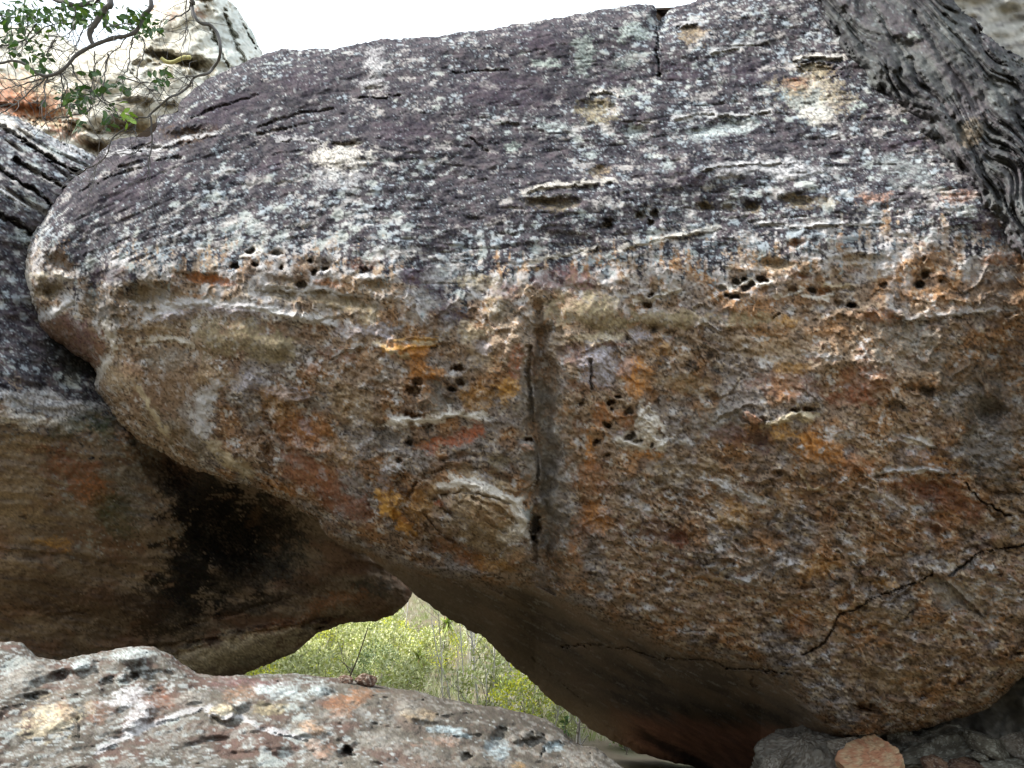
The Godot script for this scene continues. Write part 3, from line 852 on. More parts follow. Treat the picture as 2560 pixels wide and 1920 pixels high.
		[560, 772, 120, 18, 5, 0.05, 0, "violet", 0.8], [740, 790, 110, 16, 9, 0.05, 0, "white", 0.75], [650, 770, 40, 10, 5, 0, 0, "chalk", 0.7], [600, 850, 150, 56, 8, 0.10, 0, "olive", 0.85], [600, 850, 150, 56, 8, 0.35, 5, "", 0], [695, 868, 50, 40, 20, 0.07, 0, "olive", 0.6], [830, 745, 130, 26, 12, -0.05, 3, "drab", 0.75], [830, 745, 130, 26, 12, 0.5, 5, "", 0], [880, 770, 90, 20, 15, 0, 0, "olive", 0.5], [780, 925, 24, 26, 0, 0.09, 0, "pink", 0.35], [630, 950, 70, 30, 0, 0, 0, "violet", 0.5], [540, 940, 60, 40, 0, 0.04, 0, "tan", 0.5],
		[730, 985, 60, 18, 5, 0.05, 2, "violet", 0.6], [770, 1070, 30, 14, 60, 0, 0, "violet", 0.7], [955, 826, 42, 26, 20, 0, 0, "violet", 0.8], [880, 830, 60, 26, 10, 0, 0, "violet", 0.45], [920, 800, 30, 20, 0, 0, 0, "cream", 0.5], [850, 890, 60, 24, 10, 0, 0, "redbrown", 0.5], [900, 930, 80, 40, 10, 0, 0, "brown", 0.5], [950, 940, 30, 18, 0, 0, 0, "grey", 0.6],
		[1055, 712, 60, 56, 25, 0, 0, "purple", 0.8], [1030, 680, 40, 36, 0, 0, 0, "purple", 0.8], [1120, 780, 50, 40, 35, 0, 0, "purple", 0.75], [1146, 812, 18, 14, 0, 0, 0, "purple", 0.8], [1060, 745, 40, 20, 30, 0, 0, "chalk", 0.4], [1100, 690, 50, 30, 0, 0, 0, "chalk", 0.35],
		[1015, 875, 90, 22, 6, 0.04, 0, "orange", 0.58], [1050, 850, 60, 12, 5, 0.03, 0, "cream", 0.7], [1085, 820, 50, 14, 8, 0, 0, "brown", 0.5], [1180, 830, 50, 26, 10, 0, 0, "cream", 0.55], [1070, 930, 56, 26, 20, 0, 0, "orange", 0.54], [1290, 905, 20, 50, 5, 0, 0, "red", 0.47], [1265, 975, 34, 46, 10, 0, 0, "amber", 0.58], [1215, 900, 50, 40, 0, 0, 0, "tan", 0.5], [1200, 1000, 70, 40, 0, 0, 0, "amber", 0.32], [1235, 760, 40, 40, 0, 0, 0, "olive", 0.5], [1272, 770, 26, 34, 0, 0, 0, "dkgrey", 0.6], [1240, 700, 16, 24, 0, 0, 0, "chalk", 0.8], [1260, 725, 50, 26, 0, 0, 0, "plum", 0.5], [1200, 705, 70, 26, 0, 0, 0, "olive", 0.6], [1210, 870, 26, 14, 40, 0, 0, "violet", 0.6],
		[1146, 918, 15, 13, 0, -0.22, 1, "", 0], [1156, 956, 14, 10, 0, -0.2, 1, "", 0], [1129, 972, 17, 9, 10, -0.22, 1, "", 0], [1032, 980, 19, 13, 15, -0.2, 1, "", 0], [1045, 956, 12, 9, 0, -0.14, 1, "", 0], [1090, 960, 40, 20, 20, -0.08, 0, "grey", 0.5], [1110, 1000, 60, 30, 20, -0.06, 0, "dkgrey", 0.45],
		# white honeycombed crust and the red patch left of the groove
		[1030, 1037, 20, 9, 10, -0.22, 1, "", 0], [1023, 1104, 11, 13, 20, -0.24, 1, "", 0], [994, 1148, 8, 6, 0, -0.16, 1, "", 0], [1000, 1055, 38, 20, 0, 0.05, 0, "white", 0.85], [1110, 1040, 70, 16, -12, 0.06, 0, "white", 0.8], [1190, 1045, 40, 16, 15, 0.05, 0, "white", 0.7], [1068, 1070, 16, 12, 0, -0.12, 1, "brown", 0.5], [1028, 1068, 12, 12, 0, -0.1, 1, "tan", 0.5], [1138, 1096, 84, 24, -18, -0.05, 0, "red", 0.68], [1195, 1070, 20, 26, 0, 0, 0, "red", 0.50], [1050, 1110, 20, 16, 0, -0.06, 0, "rust", 0.7], [1090, 1010, 60, 24, 20, 0.06, 0, "grey", 0.5], [985, 1165, 46, 24, 0, 0.02, 0, "chalk", 0.7], [900, 1105, 40, 10, -15, 0, 0, "chalk", 0.6], [880, 1020, 100, 50, 20, 0, 0, "tan", 0.5], [960, 1090, 40, 40, 0, -0.08, 0, "dkgrey", 0.5],
		[760, 1090, 90, 70, 30, 0, 0, "rust", 0.45], [850, 1130, 70, 50, 30, 0, 0, "amber", 0.25], [690, 1010, 70, 50, 0, 0, 0, "amber", 0.25], [800, 1200, 130, 70, 28, 0.35, 5, "", 0], [790, 1195, 120, 60, 28, 0, 0, "redbrown", 0.75], [880, 1270, 90, 40, 30, 0, 0, "redbrown", 0.7], [930, 1330, 120, 40, 28, 0.3, 5, "", 0], [700, 1215, 90, 12, 22, 0, 0, "orange", 0.36], [960, 1200, 20, 30, 0, 0, 0, "violet", 0.5],
		# the knob beside the groove
		[1205, 1290, 135, 105, 25, 0.34, 0, "tan", 0.75], [1190, 1190, 60, 26, 30, 0, 0, "tan", 0.6], [1215, 1225, 100, 18, 22, 0.06, 0, "white", 0.85], [1300, 1290, 16, 56, -5, 0.06, 0, "white", 0.8], [1285, 1340, 36, 26, 0, 0.05, 0, "white", 0.75], [975, 1260, 34, 40, 20, 0.06, 0, "amber", 0.65], [1005, 1310, 40, 24, 40, 0.03, 0, "orange", 0.61], [1050, 1270, 40, 50, 0, 0, 0, "amber", 0.36], [1240, 1150, 42, 18, 10, 0, 0, "olive", 0.7], [1280, 1390, 44, 30, -25, 0.12, 2, "tan", 0.8], [1290, 1395, 36, 26, -25, 0.3, 5, "pink", 0.3], [1230, 1410, 60, 20, 10, 0, 0, "amber", 0.43], [1150, 1380, 80, 26, 25, 0, 0, "rust", 0.55], [1100, 1340, 60, 30, 30, 0, 0, "brown", 0.5], [1096, 1260, 12, 12, 0, 0.03, 2, "red", 0.58], [1110, 1238, 24, 18, 0, -0.10, 0, "", 0], [1090, 1388, 26, 8, 10, 0, 0, "chalk", 0.7],
		[1316, 1116, 24, 13, 15, 0.08, 2, "pink", 0.8], [1320, 1100, 12, 6, 0, -0.16, 1, "", 0], [1334, 1315, 15, 36, 4, -0.40, 1, "", 0], [1325, 1290, 18, 24, 0, 0, 0, "bluegrey", 0.7], [1350, 1440, 26, 40, 0, 0, 0, "violet", 0.6], [1374, 1190, 26, 220, 0, 0, 0, "grey", 0.45], [1340, 900, 22, 90, 0, 0, 0, "redbrown", 0.4],
		[1265, 880, 75, 170, 0, 0.07, 0, "", 0], [1450, 930, 80, 200, 0, 0.06, 0, "", 0], [1280, 1050, 60, 90, 0, 0.05, 0, "", 0],
		# right of the groove
		[1410, 690, 95, 36, 0, 0, 0, "plum", 0.75], [1400, 690, 80, 30, 0, 0.5, 5, "", 0], [1480, 782, 120, 52, 4, 0.09, 0, "olive", 0.9], [1480, 782, 120, 56, 4, 0.3, 5, "", 0], [1690, 795, 130, 26, 0, 0.02, 0, "olive", 0.85], [1690, 795, 130, 26, 0, 0.35, 5, "", 0], [1880, 800, 70, 24, 0, 0, 0, "olive", 0.8], [1900, 800, 90, 26, 0, 0.4, 5, "", 0], [1970, 800, 40, 14, 0, 0, 0, "amber", 0.40], [1480, 845, 90, 12, -4, 0, 0, "cream", 0.6], [1505, 912, 75, 52, 0, 0, 0, "violet", 0.85], [1600, 840, 26, 20, 0, 0, 0, "violet", 0.7], [1420, 890, 40, 40, 0, 0, 0, "plum", 0.6], [1590, 940, 56, 56, -20, 0, 0, "orange", 0.50], [1560, 860, 60, 8, 0, 0, 0, "redbrown", 0.6], [1650, 870, 40, 30, 0, 0, 0, "amber", 0.32],
		[1655, 905, 26, 24, 0, 0, 0, "black", 0.75], [1735, 915, 28, 22, 10, 0, 0, "black", 0.9], [1780, 890, 22, 22, 0, 0, 0, "black", 0.8], [1755, 867, 24, 8, -15, 0, 0, "black", 0.85], [1790, 925, 16, 14, 0, 0, 0, "black", 0.7], [1636, 828, 8, 8, 0, 0, 0, "black", 0.8], [1700, 850, 22, 8, 0, 0, 0, "dkgrey", 0.7], [1715, 890, 30, 20, 0, 0, 0, "tan", 0.5], [1690, 935, 12, 16, 0, 0, 0, "chalk", 0.6], [1720, 960, 120, 30, 5, 0, 0, "tan", 0.5],
		[1900, 870, 140, 40, 0, 0, 0, "tan", 0.45], [2060, 890, 60, 10, 8, 0, 0, "chalk", 0.7], [1960, 960, 130, 34, 4, 0, 0, "redbrown", 0.45], [2160, 960, 90, 50, 0, 0, 0, "redbrown", 0.6], [2130, 990, 60, 30, 0, 0, 0, "red", 0.25], [1980, 920, 60, 14, 5, 0, 0, "amber", 0.36], [2190, 790, 60, 20, 8, 0, 0, "rust", 0.5], [2220, 840, 50, 40, 0, 0, 0, "grey", 0.6], [2300, 840, 60, 40, 0, 0, 0, "grey", 0.65], [2260, 900, 90, 40, 0, 0, 0, "grey", 0.5], [2480, 740, 90, 40, 0, 0, 0, "brown", 0.5], [2500, 650, 80, 20, -4, 0, 0, "rust", 0.5], [2510, 690, 50, 10, 0, 0, 0, "chalk", 0.5],
		[2410, 735, 16, 8, 0, 0, 0, "black", 0.8], [2435, 865, 22, 8, 0, 0, 0, "black", 0.8], [2395, 790, 18, 12, 0, 0, 0, "black", 0.7], [2470, 830, 20, 12, 0, 0, 0, "black", 0.6], [2402, 880, 8, 6, 0, 0, 0, "black", 0.8], [2258, 808, 10, 12, 0, 0, 0, "black", 0.7], [2140, 842, 14, 6, 0, 0, 0, "black", 0.7], [2145, 905, 12, 8, 0, 0, 0, "black", 0.5],
		[2470, 960, 160, 130, 0, 0, 0, "dkgrey", 0.55], [2500, 1120, 120, 120, 0, 0, 0, "dkgrey", 0.5], [2520, 1040, 60, 50, 0, 0, 0, "brown", 0.5], [2470, 1030, 60, 40, 20, -0.16, 0, "dkgrey", 0.5], [2316, 978, 20, 16, 0, -0.12, 1, "dkgrey", 0.6], [2270, 972, 20, 12, 0, -0.1, 1, "dkgrey", 0.7], [2240, 1012, 22, 16, 0, -0.09, 1, "dkgrey", 0.5],
		# honeycomb and white crust right of the groove
		[1528, 1007, 11, 7, 0, -0.2, 1, "", 0], [1546, 993, 8, 5, 0, -0.18, 1, "", 0], [1530, 1025, 5, 6, 0, -0.16, 1, "", 0], [1518, 1061, 9, 8, 0, -0.2, 1, "", 0], [1577, 1092, 12, 10, 0, -0.24, 1, "", 0], [1489, 1105, 10, 8, 0, -0.22, 1, "", 0], [1592, 1104, 14, 5, 0, -0.16, 1, "", 0], [1571, 1030, 11, 8, 0, -0.14, 1, "", 0], [1452, 1008, 5, 5, 0, -0.12, 1, "", 0], [1628, 1115, 6, 5, 0, -0.14, 1, "", 0], [1520, 1138, 7, 5, 0, -0.1, 1, "", 0], [1645, 1085, 16, 12, 0, -0.07, 1, "grey", 0.5], [1625, 1060, 34, 46, 12, 0.08, 0, "white", 0.9], [1600, 1100, 70, 26, 0, 0.05, 0, "white", 0.7], [1648, 1108, 30, 26, 0, 0.05, 0, "white", 0.7], [1570, 1050, 30, 20, 30, 0, 0, "rust", 0.5], [1545, 1085, 26, 16, 0, 0, 0, "violet", 0.5], [1475, 1120, 16, 50, 0, 0, 0, "orange", 0.54], [1500, 1040, 30, 30, 0, 0, 0, "rust", 0.6], [1510, 1130, 40, 26, 10, 0, 0, "brown", 0.5], [1620, 1140, 50, 16, 0, 0, 0, "orange", 0.40], [1440, 1050, 30, 60, 0, 0, 0, "brown", 0.5], [1700, 1105, 50, 16, 5, 0, 0, "chalk", 0.55], [1800, 1060, 90, 50, 0, 0, 0, "grey", 0.5], [1830, 1090, 60, 30, 10, 0, 0, "plum", 0.6], [1690, 1180, 110, 50, 0, 0, 0, "tan", 0.45], [1430, 1180, 16, 40, 0, 0, 0, "chalk", 0.5], [1480, 1200, 50, 50, 0, 0, 0, "rust", 0.45],
		[1884, 1046, 28, 12, 30, 0.07, 2, "pink", 0.8], [1960, 1048, 56, 10, -20, 0.05, 2, "cream", 0.6], [1986, 1030, 13, 4, 0, -0.2, 1, "", 0], [2022, 1024, 15, 7, 0, -0.22, 1, "", 0], [2020, 1045, 26, 12, 0, 0.06, 0, "cream", 0.8], [1960, 1085, 60, 30, 15, 0, 0, "amber", 0.61], [2040, 1120, 90, 50, 15, 0, 0, "orange", 0.54], [2000, 1118, 11, 9, 0, 0, 0, "chalk", 0.9], [2055, 1122, 15, 9, 0, 0, 0, "chalk", 0.8], [2080, 1080, 60, 20, 15, 0, 0, "chalk", 0.5], [1900, 1100, 40, 40, 40, -0.12, 0, "plum", 0.6], [2150, 1160, 60, 30, 0, 0, 0, "rust", 0.6], [2285, 1102, 56, 18, 15, 0.03, 0, "white", 0.65], [2290, 1178, 110, 10, 0, 0.03, 0, "chalk", 0.75], [2300, 1140, 70, 22, 0, 0, 0, "violet", 0.4], [2290, 1220, 110, 36, 8, -0.05, 0, "redbrown", 0.8], [2390, 1250, 80, 50, 30, 0, 0, "redbrown", 0.65], [2215, 1250, 60, 26, 30, 0, 0, "chalk", 0.45], [2240, 1200, 26, 12, 0, 0, 0, "chalk", 0.6],
		[1490, 1300, 40, 44, 0, 0, 0, "orange", 0.47], [1450, 1330, 40, 70, 0, 0, 0, "rust", 0.4], [1700, 1345, 24, 30, -10, -0.14, 0, "red", 0.43], [1660, 1330, 60, 30, 10, 0, 0, "plum", 0.4], [1810, 1215, 34, 18, 10, 0, 0, "white", 0.6], [1830, 1290, 50, 40, 0, 0.04, 0, "amber", 0.36], [1700, 1260, 10, 12, 0, 0, 0, "black", 0.7], [1780, 1260, 16, 10, 0, 0, 0, "chalk", 0.6], [1900, 1250, 60, 20, 15, 0, 0, "chalk", 0.5], [1600, 1270, 60, 30, 15, 0, 0, "chalk", 0.35], [1960, 1250, 40, 40, 0, 0, 0, "amber", 0.29], [2150, 1380, 24, 12, 0, 0, 0, "chalk", 0.7], [2350, 1310, 60, 26, 0, 0, 0, "redbrown", 0.5], [2050, 1420, 60, 30, 0, 0, 0, "amber", 0.32], [1900, 1400, 90, 40, 15, 0, 0, "chalk", 0.3], [2220, 1460, 40, 14, 0, 0, 0, "amber", 0.43], [2370, 1480, 70, 40, 25, 0.4, 5, "grey", 0.7], [2470, 1490, 90, 70, 0, 0, 0, "grey", 0.45], [2370, 1425, 50, 16, 25, 0, 0, "chalk", 0.6], [2200, 1540, 90, 40, 15, 0, 0, "tan", 0.4], [2000, 1560, 60, 30, 20, 0, 0, "rust", 0.4], [2400, 1650, 60, 26, 15, -0.06, 0, "brown", 0.5], [2240, 1700, 120, 40, 10, 0, 0, "tan", 0.45], [2170, 1770, 50, 20, 15, -0.2, 3, "", 0], [1960, 1710, 26, 50, -20, 0, 0, "grey", 0.6], [1880, 1740, 36, 30, 20, 0, 0, "grey", 0.6],
	]
	R.strokes = [
		# bedding lips and seams on the crusted face
		[1, 9, 0.07, "chalk", 0.7, 268, 388, 340, 380, 400, 372, 460, 348, 540, 336], [1, 8, 0.06, "chalk", 0.5, 697, 352, 740, 350, 785, 352, 800, 360], [1, 9, 0.09, "white", 0.65, 1474, 236, 1505, 232, 1545, 237], [1, 10, 0.07, "white", 0.6, 1318, 484, 1335, 474, 1370, 470, 1420, 468, 1470, 460, 1528, 454],
		[1, 8, 0.06, "chalk", 0.7, 1690, 300, 1760, 285, 1840, 292, 1920, 280], [1, 8, 0.06, "", 0, 1550, 305, 1590, 300, 1630, 306], [1, 8, 0.06, "chalk", 0.5, 1760, 425, 1850, 412, 2000, 408], [1, 8, 0.08, "white", 0.6, 1985, 150, 2040, 143, 2106, 148], [1, 7, 0.05, "", 0, 1250, 306, 1290, 309, 1320, 308], [1, 8, 0.05, "chalk", 0.4, 1780, 134, 1850, 118, 1920, 104], [1, 8, 0.06, "chalk", 0.5, 1690, 66, 1720, 60, 1740, 55],
		[0, 5, -0.06, "", 0, 640, 322, 700, 300, 760, 284, 830, 275], [0, 5, -0.05, "", 0, 640, 335, 690, 330, 740, 318], [0, 4, -0.07, "", 0, 1178, 342, 1200, 360, 1219, 380], [0, 6, -0.14, "", 0, 1646, 50, 1643, 90, 1642, 150, 1650, 190], [0, 4, -0.05, "", 0, 1130, 182, 1200, 180, 1270, 176], [0, 5, -0.06, "", 0, 900, 246, 960, 246, 1000, 240], [0, 5, -0.05, "", 0, 400, 268, 470, 238, 560, 210], [0, 5, -0.06, "", 0, 470, 300, 560, 262, 640, 240], [0, 5, -0.05, "", 0, 300, 420, 380, 400, 450, 396], [0, 5, -0.05, "", 0, 200, 480, 280, 440, 360, 420],
		# bright seams at the foot of the crust
		[1, 8, 0.06, "white", 0.65, 1325, 660, 1385, 645, 1440, 634, 1490, 622], [1, 8, 0.05, "white", 0.8, 1594, 758, 1640, 745, 1700, 728], [1, 8, 0.05, "white", 0.7, 1560, 625, 1640, 602, 1720, 588, 1800, 570], [1, 8, 0.05, "chalk", 0.8, 1900, 560, 2000, 570, 2100, 560, 2180, 560], [0, 5, 0.03, "white", 0.8, 1815, 716, 1830, 722, 1850, 708, 1880, 704, 1892, 712, 1925, 704], [0, 4, 0.02, "white", 0.7, 1940, 742, 1970, 738, 1998, 732, 2005, 720], [0, 4, 0.02, "white", 0.7, 2008, 738, 2030, 744, 2060, 742, 2084, 734], [0, 4, 0.02, "cream", 0.6, 2060, 716, 2100, 718, 2120, 710],
		[0, 6, 0.03, "white", 0.75, 610, 640, 630, 640, 645, 628, 640, 616], [0, 5, 0.02, "chalk", 0.7, 670, 640, 700, 640], [0, 5, 0.02, "chalk", 0.7, 800, 682, 830, 680], [0, 5, 0.03, "chalk", 0.7, 888, 690, 920, 692, 960, 690], [1, 7, 0.05, "chalk", 0.7, 640, 728, 680, 726, 720, 732, 790, 724, 860, 740, 900, 745],
		# left end
		[0, 9, 0.05, "chalk", 0.85, 86, 795, 130, 782, 178, 756], [0, 8, 0.05, "white", 0.7, 262, 810, 282, 862, 284, 884, 262, 915, 234, 958], [0, 5, 0.04, "white", 0.7, 66, 640, 68, 690, 84, 760], [1, 8, 0.06, "white", 0.8, 348, 860, 390, 852, 440, 852, 478, 866], [0, 7, 0.04, "cream", 0.6, 348, 966, 372, 1010, 400, 1060, 420, 1086], [0, 16, 0.03, "chalk", 0.5, 540, 960, 510, 1000, 498, 1040, 505, 1075], [0, 14, 0.02, "cream", 0.5, 530, 1110, 570, 1150, 620, 1180], [1, 14, 0.035, "chalk", 0.7, 373, 800, 430, 772, 520, 762, 640, 770, 760, 800, 830, 815], [1, 8, 0.06, "chalk", 0.6, 832, 900, 860, 880, 900, 870], [1, 8, 0.06, "cream", 0.7, 935, 862, 980, 880, 1020, 895], [1, 6, 0.04, "amber", 0.6, 990, 850, 1040, 845, 1090, 848], [1, 6, 0.04, "amber", 0.6, 960, 876, 1030, 872, 1090, 866],
		
		# the groove
		[0, 34, -0.08, "", 0, 1346, 760, 1350, 860], [0, 52, -0.19, "grey", 0.3, 1352, 840, 1358, 1000, 1364, 1150, 1370, 1300, 1378, 1450], [0, 12, -0.12, "", 0, 1324, 868, 1322, 940, 1328, 1010, 1338, 1090, 1344, 1180, 1342, 1260, 1336, 1345, 1342, 1400], [0, 6, 0.03, "grey", 0.4, 1345, 860, 1348, 960, 1362, 1080],
		[0, 26, 0.06, "", 0, 1288, 820, 1290, 880, 1292, 1000, 1300, 1090], [0, 26, 0.06, "", 0, 1412, 780, 1418, 900, 1425, 1050, 1430, 1200, 1440, 1350],
		# flutes on the knob
		[0, 12, -0.07, "", 0, 1040, 1200, 1015, 1260, 1040, 1320, 1100, 1370, 1180, 1405], [0, 10, -0.06, "", 0, 1000, 1190, 975, 1250, 1000, 1310, 1060, 1365, 1130, 1400], [0, 12, -0.06, "", 0, 1060, 1190, 1130, 1165, 1210, 1175, 1275, 1205], [0, 10, -0.05, "", 0, 1100, 1150, 1180, 1135, 1260, 1150, 1300, 1185],
		[0, 11, -0.08, "", 0, 1090, 1250, 1150, 1300, 1210, 1345, 1270, 1375], [0, 10, -0.07, "", 0, 1140, 1250, 1200, 1290, 1260, 1330], [0, 10, -0.07, "", 0, 1180, 1245, 1240, 1270, 1290, 1310], [0, 10, -0.08, "", 0, 1060, 1280, 1110, 1340, 1170, 1385], [0, 9, 0.06, "white", 0.75, 1098, 1218, 1140, 1205, 1200, 1208, 1250, 1228, 1290, 1260, 1308, 1300, 1316, 1340], [0, 7, -0.07, "", 0, 1104, 1240, 1150, 1228, 1220, 1238, 1270, 1262], [0, 8, 0.05, "amber", 0.7, 945, 1225, 965, 1270, 1000, 1310, 1036, 1335],
		[0, 6, 0.04, "white", 0.8, 968, 1060, 1000, 1048, 1040, 1052, 1080, 1050, 1120, 1036, 1125, 1020], [0, 6, 0.04, "white", 0.7, 1125, 1040, 1170, 1042, 1205, 1030, 1225, 1050], [0, 6, 0.05, "white", 0.8, 1590, 1060, 1605, 1030, 1625, 1018, 1640, 1045, 1655, 1075], [0, 6, 0.04, "white", 0.8, 1550, 1100, 1580, 1110, 1610, 1120, 1650, 1118, 1670, 1100], [0, 6, 0.03, "cream", 0.6, 1908, 1066, 1940, 1058, 1975, 1042, 2000, 1036, 2040, 1040],
		# scarps in the rough stone
		[1, 10, 0.08, "chalk", 0.5, 1760, 1200, 1800, 1215, 1850, 1240, 1890, 1255], [1, 10, 0.07, "tan", 0.4, 1770, 1260, 1800, 1300, 1840, 1310, 1860, 1325], [1, 10, 0.08, "", 0, 1640, 1260, 1680, 1310, 1720, 1340], [1, 10, 0.07, "cream", 0.4, 2000, 1190, 2020, 1220, 2060, 1230], [1, 9, 0.08, "chalk", 0.6, 2180, 1190, 2240, 1178, 2330, 1178, 2385, 1188], [1, 8, 0.06, "chalk", 0.5, 2236, 1085, 2290, 1100, 2335, 1122], [1, 10, 0.06, "chalk", 0.4, 1780, 1420, 1840, 1450, 1900, 1470], [1, 10, 0.06, "", 0, 1480, 1430, 1560, 1470, 1660, 1520, 1800, 1560], [1, 10, 0.06, "", 0, 1900, 1480, 1960, 1520, 2020, 1560], [1, 10, 0.07, "", 0, 2090, 1520, 2160, 1560, 2260, 1570], [1, 8, 0.05, "chalk", 0.5, 2265, 803, 2350, 795, 2440, 782, 2540, 768], [1, 12, 0.10, "", 0, 2060, 1790, 2140, 1760, 2220, 1790, 2280, 1820],
		# open cracks
		[0, 2.5, -0.12, "", 0, 2418, 1209, 2430, 1232, 2461, 1260, 2493, 1276, 2530, 1292], [0, 2.5, -0.12, "", 0, 2570, 1362, 2486, 1374, 2448, 1380, 2414, 1409, 2372, 1437], [0, 2.3, -0.11, "", 0, 2335, 1431, 2303, 1450, 2249, 1472, 2233, 1479, 2176, 1499, 2145, 1521, 2100, 1534, 2078, 1572, 2066, 1597, 2037, 1623, 2002, 1637], [1, 8, 0.05, "", 0, 2414, 1409, 2448, 1384, 2486, 1378, 2570, 1366], [1, 8, 0.05, "", 0, 2078, 1572, 2100, 1538, 2145, 1525, 2176, 1503, 2249, 1476, 2335, 1435], [1, 8, 0.06, "", 0, 1469, 1613, 1580, 1627, 1643, 1646, 1770, 1652, 1817, 1674, 1980, 1689], [1, 12, 0.09, "", 0, 2335, 1431, 2400, 1480, 2460, 1545, 2570, 1592],
		[0, 2.5, -0.12, "", 0, 1406, 1616, 1469, 1610, 1580, 1623, 1643, 1642, 1770, 1648, 1817, 1670, 1900, 1674, 1980, 1685], [0, 4, -0.10, "", 0, 1880, 1690, 1875, 1710, 1895, 1720], [0, 5, -0.08, "", 0, 1220, 1462, 1290, 1500, 1330, 1520], [0, 5, -0.06, "", 0, 1330, 1640, 1400, 1700, 1470, 1760], [0, 5, -0.07, "", 0, 1540, 1845, 1580, 1860, 1630, 1890], [0, 4, -0.06, "", 0, 1934, 803, 1952, 784], [0, 4, -0.08, "", 0, 1478, 900, 1478, 975],
	]
	var worn := []
	for q in R.spots:
		if q[6] == 1 and q[5] < -0.1: worn.append([q[0] + 3, q[1] - 2, q[2] * 2.3, q[3] * 2.4, q[4], -0.035, 0, "", 0])
	R.spots.append_array(worn)
	return R


